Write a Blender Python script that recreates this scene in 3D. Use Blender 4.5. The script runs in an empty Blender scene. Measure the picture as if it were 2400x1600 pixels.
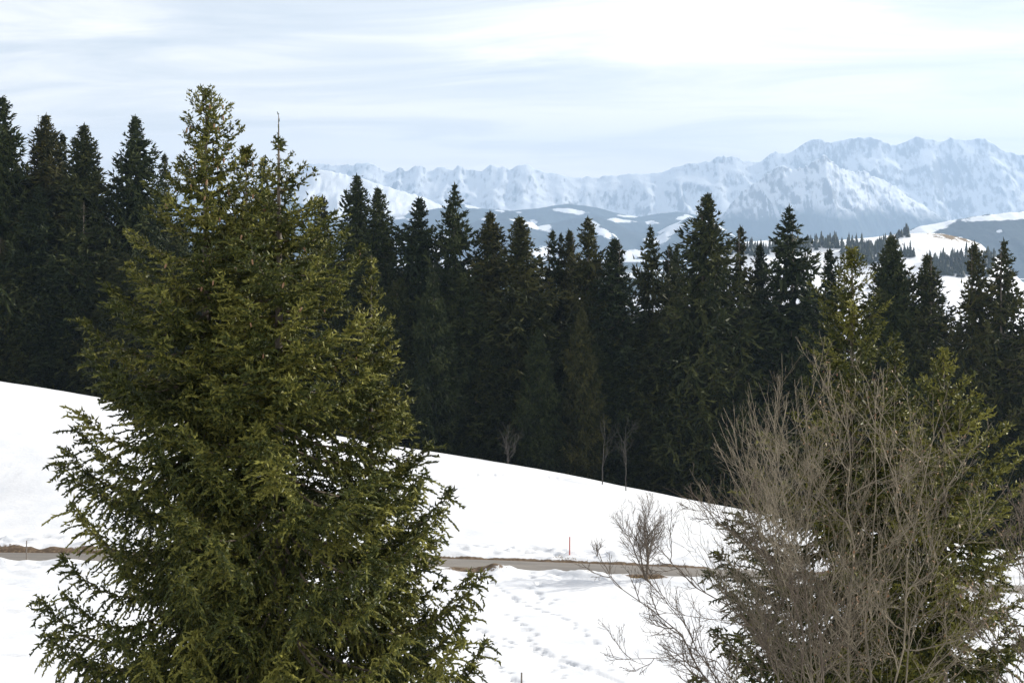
import bpy, math
import numpy as np

# ------------------------------------------------------------------ camera, sky, sun, exposure
SC = bpy.context.scene
COL = SC.collection
F = 3485.0          # focal length in photo pixels (2400 wide)
CZ = 27.0           # eye height above the road
HV = 540.0          # photo row of the eye level
cam_data = bpy.data.cameras.new('camera')
cam_data.sensor_width = 36.0
cam_data.lens = 36.0 * F / 2400.0
cam_data.shift_y = -(800.0 - HV) / 2400.0
cam_data.clip_start = 0.5
cam_data.clip_end = 60000.0
cam = bpy.data.objects.new('camera', cam_data)
cam.location = (0, 0, CZ)
cam.rotation_euler = (math.radians(90), 0, 0)
COL.objects.link(cam)
SC.camera = cam

SUN_AZ = math.radians(69.0)      # to the right of the view direction
SUN_EL = math.radians(28.0)
sun_dir = (math.sin(SUN_AZ) * math.cos(SUN_EL), math.cos(SUN_AZ) * math.cos(SUN_EL), math.sin(SUN_EL))

world = bpy.data.worlds.new('World')
SC.world = world
world.use_nodes = True
wn = world.node_tree
wn.nodes.clear()


def node(tree, kind, **kw):
    n = tree.nodes.new(kind)
    for k, v in kw.items():
        if k == 'inp':
            for a, b in v.items():
                n.inputs[a].default_value = b
        else:
            setattr(n, k, v)
    return n


def math_node(tree, op, a, b=None, c=None, clamp=False):
    n = tree.nodes.new('ShaderNodeMath')
    n.operation = op
    n.use_clamp = clamp
    for i, v in enumerate((a, b, c)):
        if v is None:
            continue
        if isinstance(v, (int, float)):
            n.inputs[i].default_value = v
        else:
            tree.links.new(v, n.inputs[i])
    return n.outputs[0]


def ramp_node(tree, fac, stops, interp='LINEAR'):
    n = tree.nodes.new('ShaderNodeValToRGB')
    n.color_ramp.interpolation = interp
    el = n.color_ramp.elements
    while len(el) < len(stops):
        el.new(0.5)
    for e, (p, c) in zip(el, stops):
        e.position = p
        e.color = (c[0], c[1], c[2], 1.0) if not isinstance(c, (int, float)) else (c, c, c, 1.0)
    tree.links.new(fac, n.inputs[0])
    return n.outputs[0]


def mix_node(tree, fac, a, b):
    n = tree.nodes.new('ShaderNodeMix')
    n.data_type = 'RGBA'
    for idx, v in ((0, fac), (6, a), (7, b)):
        if isinstance(v, (int, float)):
            n.inputs[idx].default_value = v
        elif isinstance(v, (tuple, list)):
            n.inputs[idx].default_value = (v[0], v[1], v[2], 1.0)
        else:
            tree.links.new(v, n.inputs[idx])
    return n.outputs[2]


SKY_STRENGTH = 0.097
sky = node(wn, 'ShaderNodeTexSky')
sky.sky_type = 'NISHITA'
sky.sun_disc = False
sky.sun_elevation = SUN_EL
sky.sun_rotation = SUN_AZ
sky.altitude = 900.0
sky.air_density = 1.0
sky.dust_density = 3.0
sky.ozone_density = 1.5
tc = node(wn, 'ShaderNodeTexCoord')
sep = node(wn, 'ShaderNodeSeparateXYZ')
wn.links.new(tc.outputs['Generated'], sep.inputs[0])
zz = math_node(wn, 'ADD', math_node(wn, 'MAXIMUM', sep.outputs[2], 0.0), 0.10)
px = math_node(wn, 'DIVIDE', sep.outputs[0], zz)
py = math_node(wn, 'DIVIDE', sep.outputs[1], zz)
comb = node(wn, 'ShaderNodeCombineXYZ')
wn.links.new(math_node(wn, 'MULTIPLY', px, 0.55), comb.inputs[0])
wn.links.new(math_node(wn, 'ADD', py, math_node(wn, 'MULTIPLY', px, 0.12)), comb.inputs[1])
comb.inputs[2].default_value = 4.7
cirrus = node(wn, 'ShaderNodeTexNoise', inp={'Scale': 1.5, 'Detail': 10.0, 'Roughness': 0.60, 'Distortion': 0.7})
wn.links.new(comb.outputs[0], cirrus.inputs['Vector'])
veil = node(wn, 'ShaderNodeTexNoise', inp={'Scale': 0.38, 'Detail': 3.0, 'Roughness': 0.5})
wn.links.new(comb.outputs[0], veil.inputs['Vector'])
cl = math_node(wn, 'ADD', math_node(wn, 'MULTIPLY', cirrus.outputs[0], 0.62), math_node(wn, 'MULTIPLY', veil.outputs[0], 0.38))
cl_f = ramp_node(wn, cl, [(0.38, 0.16), (0.47, 0.46), (0.57, 1.0)])
CLOUD = (10.4, 9.9, 9.2)
# the thin veil is seen through a longer path the lower one looks, all round the horizon
low = math_node(wn, 'POWER', 2.718, math_node(wn, 'MULTIPLY', math_node(wn, 'MAXIMUM', sep.outputs[2], 0.0), -13.0))
sky_mix = mix_node(wn, cl_f, sky.outputs[0], CLOUD)
sky_mix = mix_node(wn, math_node(wn, 'MULTIPLY', low, 0.8), sky_mix, (18.0, 16.4, 14.4))
bg = node(wn, 'ShaderNodeBackground', inp={'Strength': SKY_STRENGTH})
wn.links.new(sky_mix, bg.inputs[0])
wo = node(wn, 'ShaderNodeOutputWorld')
wn.links.new(bg.outputs[0], wo.inputs[0])

sun_data = bpy.data.lights.new('sun', 'SUN')
sun_data.energy = 5.0
sun_data.angle = math.radians(0.53)
sun_data.color = (1.0, 0.94, 0.84)
sun = bpy.data.objects.new('sun', sun_data)
from mathutils import Vector
sun.rotation_euler = Vector(sun_dir).to_track_quat('Z', 'Y').to_euler()
sun.location = (60, 30, 80)
COL.objects.link(sun)

SC.view_settings.view_transform = 'Standard'
SC.view_settings.look = 'None'
SC.view_settings.gamma = 1.0
SC.view_settings.use_curve_mapping = False
SC.view_settings.exposure = 0.56
SC.cycles.max_bounces = 5
SC.cycles.diffuse_bounces = 3
SC.cycles.glossy_bounces = 1
SC.cycles.transmission_bounces = 2
SC.cycles.volume_bounces = 1
SC.cycles.transparent_max_bounces = 4
SC.cycles.use_denoising = True
SC.cycles.caustics_reflective = False
SC.cycles.caustics_refractive = False
SC.cycles.sample_clamp_indirect = 6.0


# ------------------------------------------------------------------ helpers
def at(u, v, y):
    """world point that the photo shows at pixel (u, v), y metres in front of the camera"""
    return np.array([(u - 1200.0) / F * y, y, CZ + (HV - v) / F * y])


def build(name, V, faces, mat=None, parent=None, attrs=None, smooth=False, link=True):
    """one mesh object from vertex array and a list of (M,3) / (M,4) index arrays"""
    me = bpy.data.meshes.new(name)
    V = np.asarray(V, dtype=np.float32)
    me.vertices.add(len(V))
    me.vertices.foreach_set('co', V.ravel())
    faces = [f for f in faces if len(f)]
    nl = sum(f.size for f in faces)
    npoly = sum(len(f) for f in faces)
    me.loops.add(nl)
    me.polygons.add(npoly)
    me.loops.foreach_set('vertex_index', np.concatenate([np.asarray(f, dtype=np.int32).ravel() for f in faces]))
    tot = np.concatenate([np.full(len(f), f.shape[1], dtype=np.int32) for f in faces])
    start = np.concatenate([[0], np.cumsum(tot)[:-1]]).astype(np.int32)
    me.polygons.foreach_set('loop_start', start)
    try:
        me.polygons.foreach_set('loop_total', tot)
    except Exception:
        pass
    me.polygons.foreach_set('use_smooth', np.full(npoly, bool(smooth)))
    if attrs:
        for k, a in attrs.items():
            at_ = me.attributes.new(k, 'FLOAT', 'POINT')
            at_.data.foreach_set('value', np.asarray(a, dtype=np.float32))
    me.update(calc_edges=True)
    if mat is not None:
        me.materials.append(mat)
    ob = bpy.data.objects.new(name, me)
    if link:
        COL.objects.link(ob)
    if parent is not None:
        ob.parent = parent
    return ob


def tag(o, label=None, cat=None, group=None, kind=None):
    if label:
        o['label'] = label
    if cat:
        o['category'] = cat
    if group:
        o['group'] = group
    if kind:
        o['kind'] = kind
    return o


def empty(name, loc):
    o = bpy.data.objects.new(name, None)
    o.empty_display_size = 0.3
    o.location = loc
    COL.objects.link(o)
    return o


def _hash(ix, iy, seed):
    h = (ix.astype(np.int64) * 374761393 + iy.astype(np.int64) * 668265263 + seed * 1442695041) & 0xFFFFFFFF
    h = ((h ^ (h >> 13)) * 1274126177) & 0xFFFFFFFF
    h = (h ^ (h >> 16)) & 0xFFFF
    return h / 65535.0


def vnoise(x, y, seed=0):
    x = np.asarray(x, float)
    y = np.asarray(y, float)
    ix = np.floor(x).astype(np.int64)
    iy = np.floor(y).astype(np.int64)
    fx = x - ix
    fy = y - iy
    fx = fx * fx * fx * (fx * (fx * 6 - 15) + 10)
    fy = fy * fy * fy * (fy * (fy * 6 - 15) + 10)
    a = _hash(ix, iy, seed)
    b = _hash(ix + 1, iy, seed)
    c = _hash(ix, iy + 1, seed)
    d = _hash(ix + 1, iy + 1, seed)
    return (a + (b - a) * fx + (c - a) * fy + (a - b - c + d) * fx * fy) * 2 - 1


def fbm(x, y, octv=4, seed=0, gain=0.5, ridged=False):
    out = 0.0
    amp = 1.0
    tot = 0.0
    f = 1.0
    for i in range(octv):
        n = vnoise(x * f + 17.3 * i, y * f - 9.1 * i, seed + i * 31)
        if ridged:
            n = 1.0 - 2.0 * np.abs(n)
        out = out + amp * n
        tot += amp
        amp *= gain
        f *= 2.03
    return out / tot


def grid_faces(nx, ny):
    i = np.arange(nx - 1)[None, :]
    j = np.arange(ny - 1)[:, None]
    a = (j * nx + i).ravel()
    return np.stack([a, a + 1, a + 1 + nx, a + nx], axis=1)


def norm(a):
    return a / np.maximum(np.linalg.norm(a, axis=-1, keepdims=True), 1e-9)


def frames(D):
    ref = np.where(np.abs(D[..., 2:3]) > 0.9, np.array([1.0, 0, 0]), np.array([0, 0, 1.0]))
    U = norm(np.cross(D, ref))
    W = np.cross(D, U)
    return U, W


def tubes(P, R, k):
    """batch of tubes: P (N,n,3), R (N,n) -> vertices and quads"""
    N, n, _ = P.shape
    T = norm(np.gradient(P, axis=1))
    U, W = frames(T)
    a = np.arange(k) * 2 * math.pi / k
    V = P[:, :, None, :] + R[:, :, None, None] * (np.cos(a)[None, None, :, None] * U[:, :, None, :] + np.sin(a)[None, None, :, None] * W[:, :, None, :])
    V = V.reshape(-1, 3)
    b = (np.arange(N) * n * k)[:, None, None]
    i = (np.arange(n - 1) * k)[None, :, None]
    j = np.arange(k)[None, None, :]
    j2 = (j + 1) % k
    Q = np.stack(np.broadcast_arrays(b + i + j, b + i + j2, b + i + k + j2, b + i + k + j), axis=-1).reshape(-1, 4)
    return V, Q


def spindles(P, D, L, R, rng):
    """needle-clad shoots: three-sided tapering fingers from P along D"""
    N = len(P)
    D = norm(D)
    U, W = frames(D)
    ph = rng.uniform(0, 2 * math.pi, N)
    V = np.empty((N, 4, 3))
    V[:, 3] = P + D * L[:, None]
    mid = P + D * (L * 0.12)[:, None]
    for k in range(3):
        a = ph + k * 2.0944
        V[:, k] = mid + (np.cos(a) * R)[:, None] * U + (np.sin(a) * R)[:, None] * W
    t = np.array([[3, 0, 1], [3, 1, 2], [3, 2, 0]])
    Fc = (np.arange(N) * 4)[:, None, None] + t[None]
    return V.reshape(-1, 3), Fc.reshape(-1, 3)


# ------------------------------------------------------------------ materials
def new_mat(name):
    m = bpy.data.materials.new(name)
    m.use_nodes = True
    t = m.node_tree
    return m, t, t.nodes['Principled BSDF'], t.nodes['Material Output']


def attr(t, name):
    n = t.nodes.new('ShaderNodeAttribute')
    n.attribute_name = name
    return n.outputs['Fac']


def noise(t, scale, detail=4.0, rough=0.55, coord='Object', stretch=None, dist=0.0):
    c = t.nodes.new('ShaderNodeTexCoord')
    n = t.nodes.new('ShaderNodeTexNoise')
    n.inputs['Scale'].default_value = scale
    n.inputs['Detail'].default_value = detail
    n.inputs['Roughness'].default_value = rough
    n.inputs['Distortion'].default_value = dist
    src = c.outputs[coord]
    if stretch:
        mp = t.nodes.new('ShaderNodeMapping')
        mp.inputs['Scale'].default_value = stretch
        t.links.new(src, mp.inputs[0])
        src = mp.outputs[0]
    t.links.new(src, n.inputs['Vector'])
    return n.outputs[0]


def bump(t, bsdf, height, strength, distance):
    b = t.nodes.new('ShaderNodeBump')
    b.inputs['Strength'].default_value = strength
    b.inputs['Distance'].default_value = distance
    t.links.new(height, b.inputs['Height'])
    t.links.new(b.outputs[0], bsdf.inputs['Normal'])


def foliage_mat(name, dark, mid, light, trans=0.2, vary=False, spec=0.12, rough=0.55):
    m, t, b, o = new_mat(name)
    col = ramp_node(t, attr(t, 'tint'), [(0.0, dark), (0.46, mid), (0.85, light)])
    if vary:        # every tree of the stand has its own green, from blue-grey to olive brown
        oi = t.nodes.new('ShaderNodeObjectInfo')
        mx_ = t.nodes.new('ShaderNodeMix')
        mx_.data_type = 'RGBA'
        mx_.blend_type = 'MULTIPLY'
        mx_.inputs[0].default_value = 1.0
        t.links.new(col, mx_.inputs[6])
        t.links.new(ramp_node(t, oi.outputs['Random'], [(0.0, (0.55, 0.72, 0.80)), (0.35, (0.85, 1.0, 0.85)), (0.7, (1.05, 1.06, 0.92)), (1.0, (1.18, 1.10, 0.92))]), mx_.inputs[7])
        col = mx_.outputs[2]
    t.links.new(col, b.inputs['Base Color'])
    b.inputs['Roughness'].default_value = rough
    b.inputs['Specular IOR Level'].default_value = spec
    tr = t.nodes.new('ShaderNodeBsdfTranslucent')
    t.links.new(col, tr.inputs[0])
    mx = t.nodes.new('ShaderNodeMixShader')
    mx.inputs[0].default_value = trans
    t.links.new(b.outputs[0], mx.inputs[1])
    t.links.new(tr.outputs[0], mx.inputs[2])
    t.links.new(mx.outputs[0], o.inputs['Surface'])
    return m


def bark_mat(name, c1, c2, scale=9.0):
    m, t, b, o = new_mat(name)
    n = noise(t, scale, 5, 0.65, stretch=(1, 1, 0.25))
    t.links.new(ramp_node(t, n, [(0.3, c1), (0.7, c2)]), b.inputs['Base Color'])
    b.inputs['Roughness'].default_value = 0.85
    b.inputs['Specular IOR Level'].default_value = 0.2
    bump(t, b, n, 0.6, 0.03)
    return m


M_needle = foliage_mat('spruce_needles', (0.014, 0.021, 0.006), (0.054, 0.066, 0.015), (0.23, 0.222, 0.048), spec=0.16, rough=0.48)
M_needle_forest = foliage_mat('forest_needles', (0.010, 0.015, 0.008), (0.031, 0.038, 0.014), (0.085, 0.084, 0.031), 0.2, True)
M_bark = bark_mat('spruce_bark', (0.07, 0.058, 0.047), (0.21, 0.18, 0.15))
M_branch = bark_mat('spruce_branch_wood', (0.06, 0.048, 0.036), (0.14, 0.11, 0.08), 20)
M_twig = bark_mat('bare_twig_bark', (0.105, 0.090, 0.066), (0.28, 0.24, 0.175), 5)
M_twig_dark = bark_mat('dark_twig_bark', (0.07, 0.055, 0.042), (0.16, 0.13, 0.10), 5)
M_birch = bark_mat('pale_sapling_bark', (0.035, 0.032, 0.03), (0.08, 0.073, 0.065), 6)
M_leaf, _t, _b, _o = new_mat('dry_leaf')
_b.inputs['Roughness'].default_value = 0.6
_t.links.new(ramp_node(_t, attr(_t, 'tint'), [(0.0, (0.10, 0.045, 0.02)), (0.6, (0.26, 0.14, 0.06)), (1.0, (0.42, 0.33, 0.22))]), _b.inputs['Base Color'])
M_cone, _t, _b, _o = new_mat('spruce_cone')
_n = noise(_t, 60, 2)
_t.links.new(ramp_node(_t, _n, [(0.35, (0.12, 0.06, 0.028)), (0.65, (0.30, 0.17, 0.085))]), _b.inputs['Base Color'])
_b.inputs['Roughness'].default_value = 0.6

# near snow with dirt verges (attribute 'dirt')
M_snow, t, b, o = new_mat('snow')
n_big = noise(t, 0.35, 4, 0.5)
n_fine = noise(t, 2.2, 5, 0.6, stretch=(1.0, 1.8, 1.0))
n_clod = noise(t, 3.5, 6, 0.75)
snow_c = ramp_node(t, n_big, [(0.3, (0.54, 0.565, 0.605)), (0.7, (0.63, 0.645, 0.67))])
dirt_c = ramp_node(t, n_clod, [(0.30, (0.035, 0.026, 0.018)), (0.52, (0.105, 0.072, 0.045)), (0.72, (0.24, 0.19, 0.13))])
dm = math_node(t, 'ADD', attr(t, 'dirt'), math_node(t, 'MULTIPLY', math_node(t, 'SUBTRACT', n_clod, 0.5), 1.1))
dmask = ramp_node(t, dm, [(0.45, 0.0), (0.55, 1.0)])
t.links.new(mix_node(t, dmask, snow_c, dirt_c), b.inputs['Base Color'])
b.inputs['Roughness'].default_value = 0.7
b.inputs['Specular IOR Level'].default_value = 0.2
hh = math_node(t, 'ADD', math_node(t, 'MULTIPLY', n_fine, 0.5), math_node(t, 'MULTIPLY', n_big, 0.5))
bump(t, b, hh, 0.55, 0.14)

M_road, t, b, o = new_mat('asphalt')
n1 = noise(t, 0.5, 5, 0.6, stretch=(0.3, 1.6, 1))
n2 = noise(t, 14, 3, 0.7)
c = ramp_node(t, n1, [(0.3, (0.10, 0.09, 0.077)), (0.55, (0.15, 0.134, 0.114)), (0.75, (0.205, 0.184, 0.156))])
t.links.new(mix_node(t, 0.25, c, ramp_node(t, n2, [(0.3, 0.08), (0.7, 0.26)])), b.inputs['Base Color'])
b.inputs['Roughness'].default_value = 0.75
bump(t, b, n2, 0.4, 0.01)


def hill_mat(name, scale, forest=(0.022, 0.032, 0.022), grass=None, edge=0.05, nz=0.6, ribs=None):
    """snow meadows and conifer woods, shared out by the mesh attribute 'snow'; 'rock' adds crags"""
    m, t, b, o = new_mat(name)
    n = noise(t, scale, 6, 0.6)
    n3 = noise(t, scale * 7, 5, 0.7, stretch=ribs)
    f = math_node(t, 'ADD', attr(t, 'snow'), math_node(t, 'MULTIPLY', math_node(t, 'SUBTRACT', n, 0.5), nz))
    f = math_node(t, 'ADD', f, math_node(t, 'MULTIPLY', math_node(t, 'SUBTRACT', n3, 0.5), nz * 0.5))
    mask = ramp_node(t, f, [(0.5 - edge, 0.0), (0.5 + edge, 1.0)])
    fc = ramp_node(t, n3, [(0.3, tuple(x * 0.6 for x in forest)), (0.7, tuple(x * 1.5 for x in forest))])
    sc = (0.82, 0.84, 0.87)
    if grass:
        gf = math_node(t, 'ADD', attr(t, 'grass'), math_node(t, 'MULTIPLY', math_node(t, 'SUBTRACT', n3, 0.5), 1.6))
        sc = mix_node(t, ramp_node(t, gf, [(0.47, 0.0), (0.55, 1.0)]), sc, grass)
    rk = math_node(t, 'ADD', attr(t, 'rock'), math_node(t, 'MULTIPLY', math_node(t, 'SUBTRACT', n3, 0.5), 0.9))
    sc = mix_node(t, ramp_node(t, rk, [(0.45, 0.0), (0.6, 1.0)]), sc, (0.19, 0.185, 0.18))
    t.links.new(mix_node(t, mask, fc, sc), b.inputs['Base Color'])
    b.inputs['Roughness'].default_value = 0.9
    b.inputs['Specular IOR Level'].default_value = 0.1
    bump(t, b, n3, 0.5, 0.25 / scale / 7)
    return m


# ------------------------------------------------------------------ near terrain
US = np.array([-600, 0, 180, 600, 1000, 1150, 1500, 1750, 2100, 2400, 3000], float)
VC = np.array([800, 897, 925, 990, 1055, 1078, 1146, 1196, 1256, 1292, 1340], float)
YC = 176.0
XC = (US - 1200) / F * YC
ZC = CZ - (VC - HV) / F * YC
YR = 125.0
UR = np.array([-600, 0, 500, 1000, 1480, 1750, 2400, 3000], float)
VR = np.array([1292, 1297, 1304, 1314, 1336, 1350, 1388, 1420], float)
XR = (UR - 1200) / F * YR
ZR = CZ - (VR - HV) / F * YR


def smooth_interp(x, xs, ys):
    # average of shifted linear interpolations: no creases
    w = 6.0
    return sum(np.interp(x + d, xs, ys) for d in np.linspace(-w, w, 7)) / 7.0


def base_ground(x, y):
    x = np.asarray(x, float)
    y = np.asarray(y, float)
    zc = smooth_interp(x, XC, ZC)
    zr = smooth_interp(x, XR, ZR)
    nodes = [(-150, 34 + 0 * x), (-60, 25 + 0 * x), (0, 17.5 + 0 * x), (35, 8.4 + 0 * x), (60, 4.6 + 0.5 * zr),
             (85, 2.4 + 0.8 * zr), (118, zr + 0.25), (132, zr + 0.1), (150, zr + 0.50 * (zc - zr) + 0.5), (164, zr + 0.84 * (zc - zr) + 0.35),
             (YC, zc), (188, zc - 2.8), (206, zc - 7.6), (260, zc - 17), (420, -50 + 0 * x), (760, -175 + 0 * x), (1100, -196 + 0 * x)]
    ys = np.array([n[0] for n in nodes], float)
    Z = np.stack([np.broadcast_to(n[1], x.shape) for n in nodes])
    M = np.gradient(Z, ys, axis=0)
    k = np.clip(np.searchsorted(ys, y) - 1, 0, len(ys) - 2)
    h = ys[k + 1] - ys[k]
    s = np.clip((y - ys[k]) / h, 0, 1)
    idx = tuple(np.indices(x.shape))
    z0 = Z[(k,) + idx]
    z1 = Z[(k + 1,) + idx]
    m0 = M[(k,) + idx] * h
    m1 = M[(k + 1,) + idx] * h
    s2 = s * s
    s3 = s2 * s
    return (2 * s3 - 3 * s2 + 1) * z0 + (s3 - 2 * s2 + s) * m0 + (-2 * s3 + 3 * s2) * z1 + (s3 - s2) * m1


ROAD_HALF = 1.9


def road_y(x):
    return YR + 0.6 * np.sin(x * 0.045) + 0.0 * x


def ground(x, y):
    return float(base_ground(np.array([x]), np.array([y]))[0])


rngT = np.random.default_rng(5)
xs = np.concatenate([-62 - np.cumsum(np.geomspace(0.5, 60, 26))[::-1], np.arange(-62, -50, 0.6), np.arange(-50, -36, 0.4), np.arange(-36, -5, 0.6), np.arange(-5, 9, 0.2), np.arange(9, 62.01, 0.75), 62 + np.cumsum(np.geomspace(0.5, 60, 26))])
ys = np.concatenate([np.arange(-150, 69, 3.0), np.arange(70, 112, 0.27), np.arange(112, 138, 0.24), np.arange(138, 180, 0.8), 180 + np.cumsum(np.geomspace(0.5, 70, 38))])
GX, GY = np.meshgrid(xs, ys)
GZ = base_ground(GX, GY)
d = GY - road_y(GX)
ad = np.abs(d)
near = np.exp(-((GY - 125) / 60.0) ** 2)
GZ += 0.80 * fbm(GX / 20, GY / 13, 3, 3) * near * np.clip((ad - 4) / 6, 0, 1)
GZ += 0.05 * fbm(GX / 2.2, GY / 1.6, 3, 8) * near * np.clip((ad - 2.5) / 2, 0, 1)
# ploughed banks: lumpy ridge on both sides, a bare cut below it
lump = fbm(GX / 1.7, GY / 0.9, 4, 21)
lump2 = fbm(GX / 7.0, GY / 9.0, 3, 44)
bank = np.exp(-((ad - 3.7) / 1.1) ** 2)
GZ += bank * (0.18 + 0.42 * lump + 0.22 * lump2)
chop = np.exp(-((ad - 5.2) / 2.3) ** 2)
GZ += chop * (0.34 + 0.22 * (d > 0)) * fbm(GX / 1.3, GY / 0.8, 3, 71)
cut = np.clip((2.5 - ad) / 0.5, 0, 1)
GZ -= cut * 0.22
pile = np.exp(-(((GX - (1170 - 1200) / F * 120.5) / 1.3) ** 2 + ((GY - 121.4) / 1.0) ** 2))
GZ += 0.55 * pile * (0.8 + 0.5 * lump)


def tracks():
    """lines of footprints (photo pixels on the snow) with stride length"""
    out = []

    def line(pts, step, wob, y0=None):
        P = []
        for (u, v) in pts:
            y = 60.0
            for _ in range(60):     # where the sight line meets the snow
                yy = np.arange(72, 182, 0.25)
                zz_ = CZ + (HV - v) / F * yy
                xx = (u - 1200) / F * yy
                g = base_ground(xx, yy)
                below = np.where(zz_ < g)[0]
                y = yy[below[0]] if len(below) else 180.0
                break
            P.append(((u - 1200) / F * y, y))
        P = np.array(P)
        seg = np.linalg.norm(np.diff(P, axis=0), axis=1)
        cum = np.concatenate([[0], np.cumsum(seg)])
        k = np.arange(0, cum[-1], step)
        X = np.interp(k, cum, P[:, 0])
        Y = np.interp(k, cum, P[:, 1])
        side = np.where(np.arange(len(k)) % 2 == 0, 1, -1)
        out.extend(zip(X + rngT.normal(0, wob, len(k)), Y + side * 0.16 + rngT.normal(0, wob, len(k))))
    line([(0, 1117), (80, 1105), (180, 1090)], 0.75, 0.05)
    line([(0, 1100), (60, 1094), (170, 1078)], 0.8, 0.05)
    line([(990, 1120), (1060, 1119), (1180, 1117), (1300, 1125)], 0.9, 0.1)
    line([(1115, 1335), (1170, 1375), (1230, 1410), (1320, 1450), (1400, 1500)], 0.8, 0.15)
    line([(1105, 1387), (1180, 1393), (1250, 1405), (1300, 1411)], 0.9, 0.12)
    line([(1240, 1340), (1255, 1370), (1262, 1395), (1290, 1405)], 0.5, 0.25)
    line([(1110, 1465), (1190, 1490), (1260, 1510), (1330, 1540), (1420, 1560)], 0.65, 0.22)
    line([(1120, 1485), (1200, 1502), (1300, 1530), (1310, 1600)], 0.7, 0.25)
    line([(1190, 1440), (1240, 1480), (1280, 1520)], 0.6, 0.25)
    line([(1110, 1510), (1150, 1530), (1230, 1598)], 0.7, 0.2)
    line([(0, 1440), (90, 1455)], 0.7, 0.2)
    line([(0, 1490), (100, 1500)], 0.6, 0.25)
    line([(0, 1530), (110, 1550)], 0.7, 0.25)
    line([(20, 1360), (110, 1420)], 0.7, 0.25)
    line([(1450, 1160), (1540, 1215), (1600, 1260)], 1.0, 0.2)
    return out


for (tx, ty) in tracks():
    ix0, ix1 = np.searchsorted(xs, [tx - 0.6, tx + 0.6])
    iy0, iy1 = np.searchsorted(ys, [ty - 0.5, ty + 0.5])
    if ix1 <= ix0 or iy1 <= iy0:
        continue
    sx = GX[iy0:iy1, ix0:ix1]
    sy = GY[iy0:iy1, ix0:ix1]
    GZ[iy0:iy1, ix0:ix1] -= 0.34 * np.exp(-(((sx - tx) / 0.21) ** 2 + ((sy - ty) / 0.18) ** 2))
# long straight ski-like furrow below the road
p0 = np.array([(1218 - 1200) / F * 98.0, 98.0])
p1 = np.array([(1480 - 1200) / F * 84.5, 84.5])
dv = p1 - p0
ln = np.linalg.norm(dv)
tt = ((GX - p0[0]) * dv[0] + (GY - p0[1]) * dv[1]) / ln
pp = ((GX - p0[0]) * -dv[1] + (GY - p0[1]) * dv[0]) / ln
GZ -= 0.14 * np.exp(-(pp / 0.2) ** 2) * ((tt > 0) & (tt < ln))

dirt = np.clip(1.2 - np.abs(ad - 2.05) / 0.34, 0, 1) * (0.50 + 0.5 * lump2 + 0.25 * (d > 0) + 0.3 * lump)
left_wall = np.exp(-((GX + 42) / 10.0) ** 2) * np.exp(-((d - 2.7) / 0.6) ** 2)
dirt = np.clip(dirt + 0.8 * left_wall + 0.30 * np.exp(-((ad - 3.9) / 1.0) ** 2) * (0.75 + 0.6 * lump) + 0.10 * chop, 0, 1)
scar = np.exp(-(((GX - (1115 - 1200) / F * 122) / 2.2) ** 2 + ((d + 3.1) / 0.8) ** 2)) * 1.1
tuft = np.exp(-(((GX - (1520 - 1200) / F * 121) / 1.6) ** 2 + ((d + 3.2) / 0.7) ** 2)) * 1.2
dirt = np.clip(dirt + scar + tuft, 0, 1.2)
dirt = np.where(ad < 1.75, 1.0, dirt)
# needle litter and bare soil under the forest edge
litter = np.clip((GY - (YC + 5.5) - 1.5 * lump2) / 1.5, 0, 1) * np.clip((560 - GY) / 60, 0, 1)
dirt = np.maximum(dirt, litter)
V = np.stack([GX, GY, GZ], -1).reshape(-1, 3)
snow_field = build('snow_field', V, [grid_faces(len(xs), len(ys))], M_snow, attrs={'dirt': dirt.ravel()}, smooth=True)
tag(snow_field, 'white snow covered meadow sloping from the dark forest edge down across the road', 'snow field', kind='structure')

# road: a cambered strip lying in its cut
rx = np.arange(-140, 140.1, 0.8)
prof = [(-ROAD_HALF, -0.05), (-1.5, 0.0), (-0.5, 0.035), (0.5, 0.035), (1.5, 0.0), (ROAD_HALF, -0.05)]
RV = []
for x in rx:
    yc = float(road_y(x))
    for (o_, dz) in prof:
        wob = 0.10 * float(vnoise(np.array([x * 0.6]), np.array([o_ * 3.0]), 9)[0]) if abs(o_) > 1.9 else 0.0
        RV.append((x, yc + o_ + wob, ground(x, yc) - 0.13 + dz))
road = build('road', RV, [grid_faces(len(prof), len(rx))[:, ::-1]], M_road, smooth=True)
tag(road, 'narrow grey brown asphalt lane crossing the snowy slope', 'road', kind='structure')


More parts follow.
